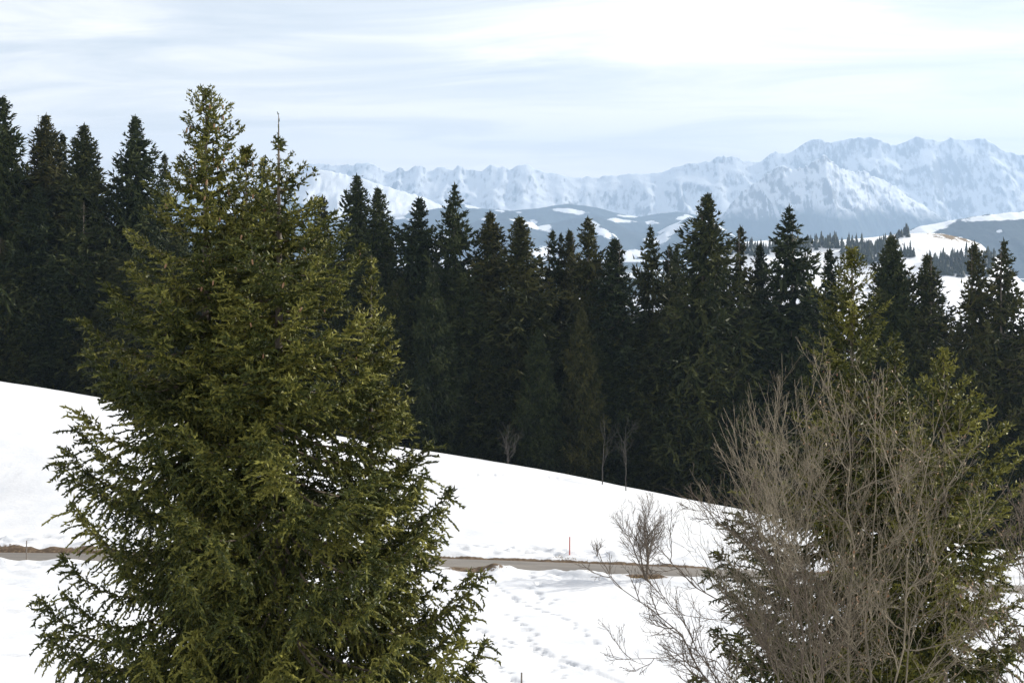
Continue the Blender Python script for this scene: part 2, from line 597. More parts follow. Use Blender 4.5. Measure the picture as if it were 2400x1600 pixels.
# ------------------------------------------------------------------ far terrain: valley, hills, mountains
def ridge(name, label, y0, prof_uv, base, front, back, nx, ny, mat, spur=60, sx=300, sy=700, seed=1, rough=6.0, jag=0.0,
          snow=None, rock=0.0, shape=1.3, kind='structure', cat='hill', grass=None, ks=1.85):
    y0, base, front, back, spur, sx, sy, rough, jag = [a_ * ks for a_ in (y0, base, front, back, spur, sx, sy, rough, jag)]
    prof_uv = sorted(prof_uv)
    pu = np.array([p[0] for p in prof_uv], float)
    pv = np.array([p[1] for p in prof_uv], float)
    pxs = (pu - 1200) / F * y0
    pzs = CZ + (HV - pv) / F * y0
    x = np.linspace(pxs[0], pxs[-1], nx)
    s = np.linspace(0, 1, ny)
    yb = np.concatenate([y0 - front * (1 - s[: int(ny * 0.72)] / s[int(ny * 0.72) - 1]) ** 1.15, y0 + back * np.linspace(0, 1, ny - int(ny * 0.72) + 1)[1:]])
    X, Y = np.meshgrid(x, yb)
    # the crest wanders in depth so that it is not one straight wall
    crest = y0 + 0.10 * front * fbm(X / (sx * 2.5), X * 0 + 3.3, 2, seed + 5)
    yy = Y + (crest - y0) * 1.0
    zr_ = np.interp(X, pxs, pzs)
    t_ = np.where(Y <= y0, (y0 - Y) / front, (Y - y0) / back)
    env = np.clip(1 - t_, 0, 1) ** shape
    z = base + (zr_ - base) * env
    n = fbm(X / sx + 0.35 * fbm(X / sx, Y / sy, 2, seed + 77), Y / sy, 5, seed, ridged=True)
    z += spur * n * np.clip(t_ * 3.2, 0, 1) * np.clip((1 - t_) * 2.5, 0, 1)
    z += rough * fbm(X / (sx * 0.12), Y / (sx * 0.16), 3, seed + 11) * np.clip(0.35 + t_ * 4, 0, 1) * np.clip((1 - t_) * 3, 0, 1)
    z += jag * fbm(X / (sx * 0.16), Y / (sx * 0.5), 3, seed + 3, ridged=True) * np.exp(-t_ * 7)
    V = np.stack([X, yy, z], -1).reshape(-1, 3)
    gy_, gx_ = np.gradient(z)
    slope = np.hypot(gx_ / (x[1] - x[0]), gy_ / np.maximum(np.gradient(yb)[:, None], 1e-3))
    sn = np.full(z.shape, 0.5)
    if snow is not None:
        sn = snow(X, Y, z, t_, slope)
    rk = np.clip(rock * (0.35 + 0.35 * np.clip(slope - 0.5, 0, 1.2)), 0, 1)
    gr = grass(X, Y, z) if grass else np.zeros_like(z)
    o = build(name, V, [grid_faces(nx, ny)], mat, attrs={'snow': sn.ravel(), 'rock': rk.ravel(), 'grass': gr.ravel()}, smooth=True)
    SURF[label] = (x, yy, z)
    return tag(o, label, cat, kind=kind)


SURF = {}


def on_hill(label, u, v):
    """the point of a hill's front that shows nearest to photo pixel (u, v)"""
    x, yy, z = SURF[label]
    U = 1200 + x[None, :] / yy * F
    Vv = HV - (z - CZ) / yy * F
    d_ = (U - u) ** 2 + (Vv - v) ** 2
    j, i = np.unravel_index(np.argmin(d_), d_.shape)
    return np.array([x[i], yy[j, i], z[j, i]])


def meadows(y0, spots, thresh=0.0):
    """snow clearings given as (u, v, half width px, half height px) on the ridge standing at y0"""
    def f(X, Y, z, t_, slope):
        U = 1200 + X / Y * F
        Vv = HV - (z - CZ) / Y * F
        out = np.full(z.shape, thresh)
        for (u, v, a, b_, tilt) in spots:
            du = (U - u + 60 * fbm(X / 420, Y / 500, 4, 7)) / a
            dv_ = (Vv - v - tilt * (U - u) + 11 * fbm(X / 300, Y / 620, 4, 19)) / b_
            out = np.maximum(out, 1.15 - np.sqrt(du * du + dv_ * dv_) * 0.62)
        return out
    return f


VALLEY = -200.0
n_ = 70
vx = np.linspace(-16500, 16500, n_)
vy = np.concatenate([[-900, -300, 0, 300, 600, 850, 1000], np.geomspace(1100, 26300, 60)])
VX, VY = np.meshgrid(vx, vy)
VZ = VALLEY - 12 + 14 * fbm(VX / 900, VY / 900, 3, 60)
VZ = np.where(VY < 900, np.minimum(VZ, VALLEY - 30), VZ)
M_valley = hill_mat('valley_cover', 0.004)
vg = build('valley_ground', np.stack([VX, VY, VZ], -1).reshape(-1, 3), [grid_faces(n_, len(vy))], M_valley,
           attrs={'snow': (0.45 + 0.5 * fbm(VX / 600, VY / 600, 3, 61)).ravel(), 'rock': np.zeros(VX.size), 'grass': np.zeros(VX.size)}, smooth=True)
tag(vg, 'snow and forest patched valley floor beyond the near forest', 'valley', kind='structure')

M_mtn = hill_mat('mountain_snow', 0.0012, nz=0.35, edge=0.2, ribs=(1.5, 0.45, 0.6))
M_hill = hill_mat('wooded_hill', 0.0045, forest=(0.020, 0.030, 0.026), nz=1.1)
M_hill_near = hill_mat('snow_hill', 0.014, grass=(0.17, 0.125, 0.07), nz=0.35)


def alpine(lim, wid):
    def f(X, Y, z, t_, slope):
        return np.clip(0.55 + (z - lim * 1.85) / (wid * 1.85) + 0.25 * fbm(X / 480, Y / 780, 3, 90), 0, 1.2)
    return f


far_prof = [(-500, 470), (300, 440), (560, 430), (690, 420), (705, 398), (725, 384), (745, 382), (790, 387), (815, 384), (825, 390), (840, 381), (860, 380), (880, 388),
            (905, 402), (918, 405), (940, 390), (948, 402), (960, 396), (972, 390), (985, 389), (1002, 399), (1015, 398), (1025, 391), (1045, 394), (1062, 400), (1070, 391),
            (1080, 388), (1090, 399), (1125, 402), (1150, 388), (1165, 393), (1178, 390), (1195, 400), (1205, 393), (1215, 388), (1232, 383), (1248, 391), (1270, 403),
            (1300, 407), (1340, 416), (1420, 414), (1480, 408), (1540, 405), (1580, 393), (1640, 381), (1668, 378), (1680, 366), (1720, 366), (1745, 375), (1770, 383), (1785, 380),
            (1805, 362), (1820, 356), (1845, 360), (1870, 348), (1890, 335), (1905, 326), (1925, 327), (1945, 335), (1980, 330), (2005, 324), (2040, 324), (2065, 330), (2100, 342), (2120, 334),
            (2150, 322), (2180, 326), (2205, 331), (2230, 324), (2255, 325), (2280, 328), (2310, 326), (2325, 333), (2345, 350), (2370, 358), (2390, 364), (2450, 372), (2700, 400), (3000, 430)]
ridge('mountain', 'hazy pale blue chain of snowy alpine peaks along the skyline', 13500, far_prof, -100, 1000, 700, 600, 76, M_mtn,
      spur=120, sx=330, sy=620, seed=4, rough=11, jag=16, snow=alpine(60, 260), rock=0.86, shape=1.45, cat='mountain')
ridge('mountain', 'steep snow streaked pyramid peak standing before the tallest massif', 10800,
      [(1560, 640), (1640, 560), (1690, 512), (1740, 452), (1790, 418), (1815, 398), (1835, 386), (1860, 400), (1885, 392), (1905, 380), (1925, 366), (1940, 372), (1960, 392), (1985, 402), (2030, 404),
       (2060, 420), (2100, 440), (2150, 474), (2190, 500), (2240, 530), (2330, 600)], -150, 900, 900, 300, 80, M_mtn,
      spur=120, sx=240, sy=560, seed=15, rough=12, jag=18, snow=alpine(150, 240), rock=0.86, shape=1.5, cat='mountain')
ridge('mountain', 'sloping snowy shoulder with sunlit flank below the small jagged peaks', 9800,
      [(380, 520), (560, 470), (660, 430), (700, 412), (735, 396), (790, 404), (850, 420), (900, 436), (960, 452), (1010, 470), (1060, 494), (1130, 530), (1200, 590)], -150, 1100, 900, 240, 70, M_mtn,
      spur=90, sx=280, sy=560, seed=23, rough=14, jag=8, snow=alpine(110, 220), rock=0.45, shape=1.4, cat='mountain')

ridge('hill', 'far wooded blue foothills with small snow meadows', 7000,
      [(300, 520), (600, 500), (690, 472), (740, 486), (800, 510), (860, 512), (920, 500), (980, 496), (1040, 486), (1085, 478), (1140, 490), (1200, 494), (1260, 488), (1330, 478), (1400, 486), (1450, 500), (1500, 508),
       (1550, 500), (1590, 496), (1640, 505), (1700, 530), (1780, 560), (1900, 590), (2100, 620)], VALLEY, 1900, 1200, 420, 70, M_hill,
      spur=60, sx=260, sy=500, seed=33, rough=7, cat='hill', ks=2.5,
      snow=meadows(7000, [(1110, 482, 26, 5, 0.25), (1200, 492, 30, 4, 0.0), (1250, 520, 26, 6, 0.1), (1180, 520, 40, 5, 0), (1340, 500, 40, 5, 0.05), (1470, 500, 26, 5, 0), (1520, 520, 12, 5, 0),
                          (920, 505, 40, 6, 0.2), (830, 518, 20, 5, 0), (1440, 520, 30, 5, 0.1), (1600, 512, 20, 5, 0.2)], 0.12))
ridge('hill', 'middle blue wooded ridge with snowy clearings behind the forest tops', 4800,
      [(500, 600), (800, 560), (950, 552), (1030, 545), (1090, 530), (1150, 505), (1200, 494), (1230, 508), (1260, 530), (1300, 522), (1340, 512), (1400, 506), (1440, 520), (1480, 540), (1530, 552), (1570, 530), (1620, 508), (1670, 520),
       (1720, 548), (1800, 585), (1900, 620), (2100, 660)], -140, 1200, 700, 420, 70, M_hill,
      spur=45, sx=190, sy=360, seed=47, rough=6, cat='hill', ks=3.0,
      snow=meadows(4800, [(1100, 507, 26, 7, 0.1), (1125, 512, 30, 6, 0), (1240, 524, 44, 8, 0.25), (1400, 535, 20, 8, 0.55), (1425, 548, 22, 9, 0.5), (1560, 540, 34, 26, -0.7), (1690, 532, 30, 7, 0.4), (1050, 560, 25, 8, 0),
                          (1010, 575, 30, 10, 0), (1270, 590, 40, 12, 0), (1470, 600, 40, 12, 0), (900, 580, 40, 12, 0)], 0.10))
ridge('hill', 'dark blue wooded hill with snowy crest at the frame edge', 2900,
      [(1900, 680), (2000, 620), (2060, 570), (2110, 545), (2150, 530), (2200, 522), (2240, 514), (2300, 504), (2360, 498), (2420, 494), (2550, 480), (2800, 470)], -140, 700, 500, 260, 60, M_hill,
      spur=14, sx=120, sy=260, seed=58, rough=4, cat='hill', ks=3.0,
      snow=meadows(2900, [(2330, 510, 90, 9, -0.10), (2180, 532, 60, 9, -0.28), (2130, 556, 70, 10, -0.25), (2400, 500, 60, 8, -0.08), (2230, 560, 10, 3, 0), (2350, 545, 14, 4, 0)], 0.08))
HILL_Y = 1750.0


def snow_hill_grass(X, Y, z):
    U = 1200 + X / Y * F
    Vv = HV - (z - CZ) / Y * F
    du = (U - 2225) / 70
    dv_ = (Vv - 556 - 0.16 * (U - 2225)) / 10
    return np.clip(0.75 - 0.4 * np.sqrt(du * du + dv_ * dv_), 0, 1)


ridge('hill', 'near snowy hill with conifer rows and a sunlit grassy knoll', HILL_Y,
      [(1440, 760), (1560, 705), (1640, 640), (1690, 592), (1750, 568), (1850, 560), (1950, 564), (2040, 556), (2100, 548), (2160, 546), (2200, 547), (2260, 560), (2292, 571), (2315, 598), (2345, 650), (2400, 705), (2520, 780)], VALLEY + 60, 520, 320, 300, 70, M_hill_near,
      spur=6, sx=90, sy=160, seed=66, rough=1.2, shape=1.0, cat='hill', grass=snow_hill_grass, ks=1.5,
      snow=lambda X, Y, z, t_, sl: 0.95 + 0.2 * fbm(X / 50, Y / 60, 3, 5))


# ------------------------------------------------------------------ conifers
class Shoots:
    def __init__(self):
        self.P, self.D, self.L, self.R, self.T = [], [], [], [], []

    def add(self, P, D, L, R, T):
        self.P.append(P); self.D.append(D); self.L.append(L); self.R.append(R); self.T.append(T)

    def mesh(self, rng):
        P = np.concatenate(self.P); D = np.concatenate(self.D); L = np.concatenate(self.L)
        R = np.concatenate(self.R); T = np.concatenate(self.T)
        V, Fc = spindles(P, D, L, R, rng)
        tint = np.repeat(T, 4).reshape(-1, 4)
        tint[:, 3] += 0.12
        return V, Fc, np.clip(tint.ravel(), 0, 1)


def frond(rng, sh, wood, P0, az, L, rise, sag, tip, hang, p, btint):
    """one spruce bough: bowed axis, side sprays in a flat fan that droop with age, shoots along them"""
    n = 9
    s = np.linspace(0, 1, n)
    a = az + rng.normal(0, 0.10) * s + rng.normal(0, 0.05) * np.sin(s * 5)
    ax = np.stack([np.cos(a) * s * L, np.sin(a) * s * L, L * (rise * s - sag * np.sin(math.pi * np.clip(s * 0.9, 0, 1)) + tip * s ** 3)], 1) + P0
    wood.append((ax, L))
    tan = norm(np.gradient(ax, axis=0))
    m = max(4, int(L / p['d2']))
    si = np.linspace(p['bare'], 0.985, m) + rng.normal(0, 0.25 / m, m)
    si = np.clip(si, 0.03, 1)
    side = np.where(np.arange(m) % 2 == 0, 1.0, -1.0)
    pos = np.stack([np.interp(si, s, ax[:, k]) for k in range(3)], 1)
    tg = norm(np.stack([np.interp(si, s, tan[:, k]) for k in range(3)], 1))
    lat = norm(np.cross(tg, np.array([0, 0, 1.0])))
    shape = np.sin(math.pi * np.clip(0.12 + 0.72 * si, 0, 1)) ** 0.8
    l2 = np.clip(p['w2'] * L * shape, p['min2'], p['max2']) * rng.uniform(0.65, 1.25, m)
    an = rng.normal(1.0 + 0.12 * min(hang, 1.2), 0.20, m) * (1.0 - 0.35 * si)
    down = np.stack([np.zeros(m), np.zeros(m), -hang * rng.uniform(0.5, 1.3, m) * (1 - 0.55 * si) + 0.05], 1)
    d2 = norm(tg * np.cos(an)[:, None] + lat * (side * np.sin(an))[:, None] + down)
    k2 = np.maximum(2, (l2 / p['d3']).astype(int))
    idx = np.repeat(np.arange(m), k2)
    off = np.arange(len(idx)) - np.repeat(np.cumsum(k2) - k2, k2)
    t = (off + 0.5) / k2[idx]
    l_ = l2[idx]
    q = pos[idx] + d2[idx] * (l_ * t)[:, None]
    q[:, 2] -= hang * 0.35 * l_ * t * t
    dd = d2[idx] + np.array([0, 0, -0.5]) * (hang * t)[:, None]
    la3 = norm(np.cross(dd, np.array([0.02, 0.01, 1.0])))
    sg = np.where(off % 2 == 0, 1.0, -1.0)
    N = len(idx)
    rnd = rng.normal(0, 0.55, (N, 3))
    d3 = norm(dd) * 0.75 + la3 * (0.72 * sg)[:, None] + rnd
    d3[:, 2] += 0.16 - 0.45 * hang * rng.uniform(0.3, 1.2, N)
    ln = p['len'] * rng.uniform(0.65, 1.3, N) * (1.1 - 0.35 * t)
    tint = np.clip(btint + 0.24 + rng.normal(0, 0.12, m)[idx] + rng.normal(0, 0.13, N), 0.02, 0.98)
    sh.add(q, d3, ln, np.full(N, p['r']) * rng.uniform(0.8, 1.2, N), tint)
    # the spray's own axis, clad with needles
    sh.add(q - dd * (l_ / k2[idx] * 0.6)[:, None], dd + rng.normal(0, 0.08, (N, 3)), l_ / k2[idx] * 1.7, np.full(N, p['r'] * 0.85), tint)
    # upright shoots along the bough and its leading tip
    m2 = max(3, int(L / p['d2'] * 0.8))
    sj = rng.uniform(p['bare'] + 0.1, 1.0, m2)
    pj = np.stack([np.interp(sj, s, ax[:, k]) for k in range(3)], 1)
    tj = np.stack([np.interp(sj, s, tan[:, k]) for k in range(3)], 1)
    sh.add(pj, tj * 0.8 + rng.normal(0, 0.45, (m2, 3)) + np.array([0, 0, 0.25]), p['len'] * rng.uniform(0.7, 1.3, m2), np.full(m2, p['r']), np.clip(btint + 0.24 + rng.normal(0, 0.13, m2), 0, 0.95))
    # club-like bough end, thick with shoots
    m4 = max(4, int(L * p['club']))
    sj = 1.02 - 0.50 * rng.random(m4) ** 1.3
    pj = np.stack([np.interp(sj, s, ax[:, k]) for k in range(3)], 1) + rng.normal(0, 0.5 * p['len'], (m4, 3))
    tj = np.stack([np.interp(sj, s, tan[:, k]) for k in range(3)], 1)
    sh.add(pj, tj * 0.7 + rng.normal(0, 0.65, (m4, 3)) + np.array([0, 0, 0.1 - 0.3 * hang]), p['len'] * rng.uniform(0.7, 1.35, m4), np.full(m4, p['r']), np.clip(btint + 0.26 + rng.normal(0, 0.13, m4), 0, 0.98))
    # long loose sprays close to the stem
    m3 = max(2, int(L / p['d2'] * 0.7))
    sj = rng.uniform(0.02, 0.55, m3)
    pj = np.stack([np.interp(sj, s, ax[:, k]) for k in range(3)], 1)
    sh.add(pj, rng.normal(0, 0.6, (m3, 3)) + np.array([math.cos(az) * 0.5, math.sin(az) * 0.5, -0.35 - 0.6 * hang]), p['len'] * rng.uniform(1.6, 3.0, m3), np.full(m3, p['r'] * 2.2), np.clip(btint + 0.2 + rng.normal(0, 0.12, m3), 0, 0.95))
    e = ax[-1][None]
    sh.add(np.repeat(e, 3, 0), np.repeat(tan[-1][None], 3, 0) + rng.normal(0, 0.3, (3, 3)), np.full(3, p['len'] * 1.2), np.full(3, p['r']), np.full(3, min(0.95, btint + 0.3)))
    return ax


P_NEAR = dict(d2=0.105, d3=0.050, w2=0.27, min2=0.16, max2=0.66, len=0.120, r=0.026, bare=0.06, club=28)
P_FAR = dict(d2=0.36, d3=0.34, w2=0.38, min2=0.28, max2=1.4, len=0.62, r=0.12, bare=0.08, club=3)


def grow(rng, top, total, rfun, p, step0=0.19, step1=0.36, nbr=(4, 6), lead=0.5, hang_max=0.9, lower=None, flat=0.0, thin=0.0, tint0=0.22, open_top=0.0):
    """all boughs of one conifer whose tip is at `top`; rfun(depth, azimuth) = reach of the boughs"""
    sh = Shoots()
    wood = []
    tips = []
    h = lead * 0.25
    w = 0
    az0 = rng.uniform(0, 6.28)
    # clad leader
    k = 10
    zz_ = np.linspace(0, lead * 1.4, k)
    P = np.stack([np.full(k, top[0]), np.full(k, top[1]), top[2] - zz_], 1)
    sh.add(P, np.array([[0, 0, 1.0]]) + rng.normal(0, 0.25, (k, 3)), np.full(k, p['len'] * 0.9), np.full(k, p['r'] * 0.75), np.full(k, 0.4))
    while h < total:
        f = min(1.0, h / 10.0)
        dens = 1.0
        if lower is not None and h > lower:
            dens = 0.45
        nb = int(rng.integers(nbr[0], nbr[1] + 1)) - (1 if h < open_top else 0)
        az0 += 2.4
        for b in range(nb):
            az = az0 + b * 2 * math.pi / nb + rng.normal(0, 0.22)
            if rng.random() < (max(thin, 0.5) if (p['len'] < 0.3 and h > 3 and math.sin(az) > 0.55) else thin):
                continue
            hh_ = h + rng.normal(0, 0.12) * (1 if h > 0.6 else 0.2)
            L = rfun(max(hh_, 0.02), az) * rng.uniform(0.70, 1.12)
            if L < 0.06:
                continue
            young = math.exp(-hh_ / 2.6)
            rise = (0.85 * young + 0.12 - 0.45 * f) * (1 - flat) + 0.05 * flat
            sag = (0.02 + 0.13 * f) * (1 - 0.5 * flat)
            tip = 0.10 + 0.30 * f
            hang = hang_max * (f + 0.45 * max(0.0, min(1.0, (h - 6) / 6))) * rng.uniform(0.6, 1.25)
            q = dict(p)
            if L < 1.6 and p['len'] > 0.3:
                k_ = max(0.38, L / 1.6); q['len'] = p['len'] * k_; q['r'] = p['r'] * (0.3 + 0.7 * k_); q['min2'] = p['min2'] * k_; q['d2'] = p['d2'] * max(0.5, k_); q['d3'] = p['d3'] * max(0.5, k_)
            if h > 5 and p['len'] < 0.3:
                q['w2'] = p['w2'] * 1.25; q['min2'] = 0.22; q['club'] = p['club'] * 1.5; q['r'] = p['r'] * 1.22; q['len'] = p['len'] * 1.2
            if dens < 1:
                q['d2'] = p['d2'] * 1.9; q['d3'] = p['d3'] * 1.7; q['r'] = p['r'] * 1.5; q['len'] = p['len'] * 1.4
            if L < 0.9 and p['len'] < 0.3:
                k_ = max(0.45, L / 0.9); q['min2'] = p['min2'] * k_; q['r'] = p['r'] * (0.45 + 0.55 * k_); q['len'] = p['len'] * (0.5 + 0.5 * k_)
            z0 = top[2] - hh_
            ax = frond(rng, sh, wood, np.array([top[0], top[1], z0]), az, L, rise, sag, tip, hang, q, tint0 + rng.normal(0, 0.12))
            tips.append((hh_, az, ax))
        h += (step0 + (step1 - step0) * f) * rng.uniform(0.75, 1.25) * (1.45 if h < open_top else 1.0)
        w += 1
    return sh, wood, tips


def wood_mesh(rng, wood, thick=0.011):
    P = np.stack([w_[0] for w_ in wood])
    L = np.array([w_[1] for w_ in wood])
    taper = np.linspace(1, 0.12, P.shape[1])
    R = (0.006 + thick * L)[:, None] * taper[None]
    return tubes(P, R, 4)


def trunk_mesh(rng, top, z_base, r_base, lean=0.0, n=14, k=8):
    s = np.linspace(0, 1, n)
    z = z_base + (top[2] - z_base) * s
    wob = 0.04 * np.sin(s * 7 + rng.uniform(0, 6)) * (1 - s)
    P = np.stack([top[0] + wob, top[1] + wob * 0.6, z], 1)
    R = r_base * (1 - s) ** 0.85 * (1 + 0.35 * np.exp(-s * 25)) + 0.008
    return tubes(P[None], R[None], k)


def side_profile(left, right, front=None):
    lh = np.array([a for a, _ in left]); lr = np.array([b_ for _, b_ in left])
    rh = np.array([a for a, _ in right]); rr = np.array([b_ for _, b_ in right])

    def f(h, az):
        a = np.interp(h, lh, lr)
        b_ = np.interp(h, rh, rr)
        c = math.cos(az)
        w_ = 0.5 + 0.5 * c
        return a * (1 - w_) + b_ * w_
    return f


# cone shared by every tree
k = 6
cz = np.array([0, -0.012, -0.035, -0.06, -0.085, -0.108, -0.125])
cr = np.array([0.004, 0.013, 0.0185, 0.0195, 0.018, 0.013, 0.003]) * 1.12
CV = []
for i, (z_, r_) in enumerate(zip(cz, cr)):
    for j in range(k):
        a_ = (j + 0.5 * (i % 2)) * 2 * math.pi / k
        CV.append((r_ * math.cos(a_), r_ * math.sin(a_), z_))
CF = []
for i in range(len(cz) - 1):
    for j in range(k):
        CF.append((i * k + j, i * k + (j + 1) % k, (i + 1) * k + (j + 1) % k, (i + 1) * k + j))
cone_ob = build('cone', CV, [np.array(CF)], M_cone, link=False, smooth=False)
CONE_MESH = cone_ob.data


def near_spruce(name, label, u, v, y, total, rfun, seed, cones=0, lower=None, r_base=0.24, lead=0.5, cone_range=(0.4, 5.5), **kw):
    rng = np.random.default_rng(seed)
    top = at(u, v, y)
    zb = ground(top[0], top[1]) - 0.1
    total = min(total, top[2] - zb - 2.0)
    root = empty(name, (top[0], top[1], zb))
    o = np.array([top[0], top[1], zb])
    smooth_r = rfun

    def rfun(h, az):     # boughs gather in lobes with dark pockets between them
        lobe = float(fbm(np.array([math.cos(az) * 1.7 + 5.0]), np.array([math.sin(az) * 1.7 + h * 0.75]), 2, seed)[0])
        edge = abs(math.cos(az))
        return smooth_r(h, az) * (1 + lobe * (0.80 - 0.66 * edge) * min(1, h / 2.5))
    sh, wood, tips = grow(rng, top, total, rfun, P_NEAR, lead=lead, lower=lower, **kw)
    Vt, Ft = trunk_mesh(rng, top, zb, r_base)
    build('trunk', Vt - o, [Ft], M_bark, root, smooth=True)
    Vw, Fw = wood_mesh(rng, wood)
    build('branches', Vw - o, [Fw], M_branch, root, smooth=True)['kind'] = 'stuff'
    V, Fc, tint = sh.mesh(rng)
    build('crown', V - o, [Fc], M_needle, root, attrs={'tint': tint})
    tag(root, label, 'spruce', 'spruces in front of the snow field')
    if cones:
        cand = [(h, az, ax) for (h, az, ax) in tips if cone_range[0] < h < cone_range[1] and math.sin(az) < 0.45]
        rng.shuffle(cand)
        for (h, az, ax) in cand[:cones]:
            q = ax[int(rng.integers(5, 9))]
            c_ = bpy.data.objects.new('cone', CONE_MESH)
            COL.objects.link(c_)
            c_.parent = root
            c_.location = tuple(q - o + np.array([rng.normal(0, 0.06), rng.normal(0, 0.05) - 0.05, -0.06]))
            c_.rotation_euler = (rng.normal(0, 0.18), rng.normal(0, 0.18), rng.uniform(0, 6))
            sc_ = rng.uniform(0.85, 1.3)
            c_.scale = (sc_, sc_, sc_)
    return root


# --- the clump of spruces standing before the meadow, left half of the picture
near_spruce('spruce_tree', 'tallest sunlit green spruce in front, narrow pointed top, wide dark lower boughs', 483, 215, 35.0, 19,
            side_profile([(0, .10), (.4, .34), (.9, .60), (1.5, .66), (2.2, .9), (2.7, 1.25), (3.0, 2.0), (4.3, 2.45), (5.3, 2.7), (6.1, 2.9), (7.0, 2.8), (7.5, 2.75), (8.0, 3.0), (8.7, 3.2), (9.7, 3.45), (10.8, 3.5), (12, 3.4), (14, 3.5), (17, 3.5), (20, 3)],
                         [(0, .10), (.4, .34), (.9, .62), (1.5, .75), (2.2, 1.0), (3, 1.5), (5, 2.0), (8, 2.5), (12, 3.0), (20, 3)]),
            101, cones=34, lower=14.6, r_base=0.30, lead=0.4)
near_spruce('spruce_tree', 'slim spruce wedged between the two tallest front spruces, tip hung with cones', 577, 350, 36.2, 16,
            side_profile([(0, .08), (.5, .28), (1, .42), (2, .7), (4, 1.1), (8, 1.5), (16, 2.0)], [(0, .08), (.5, .28), (1, .42), (2, .7), (4, 1.1), (8, 1.5), (16, 2.0)]),
            102, cones=12, lower=10.0, r_base=0.2, lead=0.3, step1=0.62, cone_range=(0.2, 3))
near_spruce('spruce_tree', 'front spruce with long bare needle-thin leader and drooping right boughs', 653, 270, 34.0, 19,
            side_profile([(0, .03), (.6, .07), (.9, .22), (1.3, .42), (2, .65), (2.8, 1.2), (4, 1.7), (7, 2.2), (12, 2.6), (18, 3)],
                         [(0, .03), (.6, .07), (.9, .25), (1.3, .55), (1.6, .70), (2, .85), (2.8, 1.4), (4, 1.9), (5.3, 2.25), (7, 2.9), (8.5, 3.35), (9.4, 3.9), (11, 4.1), (12, 4.45), (14, 4.7), (18, 4.4)]),
            103, cones=22, lower=14.2, r_base=0.28, lead=1.0, open_top=1.3, cone_range=(1.6, 6.5))
near_spruce('spruce_tree', 'small bright spruce with long yellowish leader, lowest top of the front clump', 870, 598, 36.0, 13,
            side_profile([(0, .04), (.5, .10), (.9, .24), (1.4, .42), (2, .58), (3, .8), (4, 1.0), (6, 1.35), (8, 1.6), (12, 2)], [(0, .04), (.5, .10), (.9, .24), (1.4, .42), (2, .58), (3, .82), (4, 1.05), (6, 1.4), (8, 1.6), (12, 1.8)]),
            104, lower=10.5, r_base=0.13, lead=0.9, tint0=0.34, open_top=1.6)

# --- spruces behind the bare trees on the right
near_spruce('spruce_tree', 'sunlit spruce rising behind the leafless tree, ragged pointed top', 1997, 580, 38.0, 17,
            side_profile([(0, .05), (.5, .26), (1.0, .52), (1.6, .95), (2.1, .85), (2.6, 1.25), (3, 1.0), (4, 1.4), (5, 1.8), (7, 2.8), (9, 3.3), (11, 3.5), (16, 3.4)],
                         [(0, .05), (.5, .26), (1.0, .52), (1.6, .80), (2.2, .8), (3, 1.0), (4, 1.3), (6, 1.7), (9, 2.4), (16, 3)]),
            105, lower=10.2, r_base=0.24, lead=0.5, thin=0.12)
near_spruce('spruce_tree', 'young yellow-green spruce beside the leafless tree, nearest the picture edge', 2212, 818, 35.4, 15,
            side_profile([(0, .05), (.5, .26), (1, .5), (2, .9), (3, 1.15), (5, 1.5), (8, 1.8), (14, 2.2)], [(0, .05), (.5, .26), (1, .6), (2, 1.15), (3, 1.6), (5, 2.0), (8, 2.0), (14, 2.2)]),
            106, lower=8.6, r_base=0.18, lead=0.4, tint0=0.34)
near_spruce('spruce_tree', 'short spruce between the ragged topped and the young yellow-green spruce', 2098, 795, 39.0, 13,
            side_profile([(0, .05), (.6, .24), (1.5, .5), (3, .9), (6, 1.3), (12, 1.8)], [(0, .05), (.6, .24), (1.5, .5), (3, .9), (6, 1.3), (12, 1.8)]),
            107, lower=9.6, r_base=0.16, lead=0.3)


# --- forest edge: templates, then one individual for every tree
def forest_template(seed, height, rmax, slope, step, thin=0.0, flat=0.0, hang=1.0, irregular=0.15, bare_low=0.0):
    rng = np.random.default_rng(seed)
    ph = rng.uniform(0, 6.28, 4)

    def rf(h, az):
        r = 1.5 * rmax * (1 - math.exp(-0.68 * slope * h / (1.5 * rmax))) + 0.08
        r *= 1 + irregular * (math.sin(az + ph[0] + h * 0.35) * 0.6 + math.sin(2 * az + ph[1] - h * 0.8) * 0.4) + irregular * 0.7 * math.sin(h * 1.7 + ph[2])
        if h > height * 0.8:
            r *= max(0.25, 1 - (h - height * 0.8) / (height * 0.35))
        return r
    top = np.array([0, 0, height])
    sh, wood, tips = grow(rng, top, height * (0.97 - bare_low), rf, P_FAR, step0=step * 0.55, step1=step * 1.1, nbr=(6, 8), lead=0.9, hang_max=hang, thin=thin, flat=flat, tint0=0.2)
    V, Fc, tint = sh.mesh(rng)
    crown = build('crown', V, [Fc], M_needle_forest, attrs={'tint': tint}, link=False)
    Vt, Ft = trunk_mesh(rng, top, 0, 0.36, k=6)
    Vw, Fw = wood_mesh(rng, wood, 0.010)
    trunk = build('trunk', np.concatenate([Vt, Vw]), [Ft, Fw + len(Vt)], M_bark, link=False, smooth=True)
    return crown.data, trunk.data


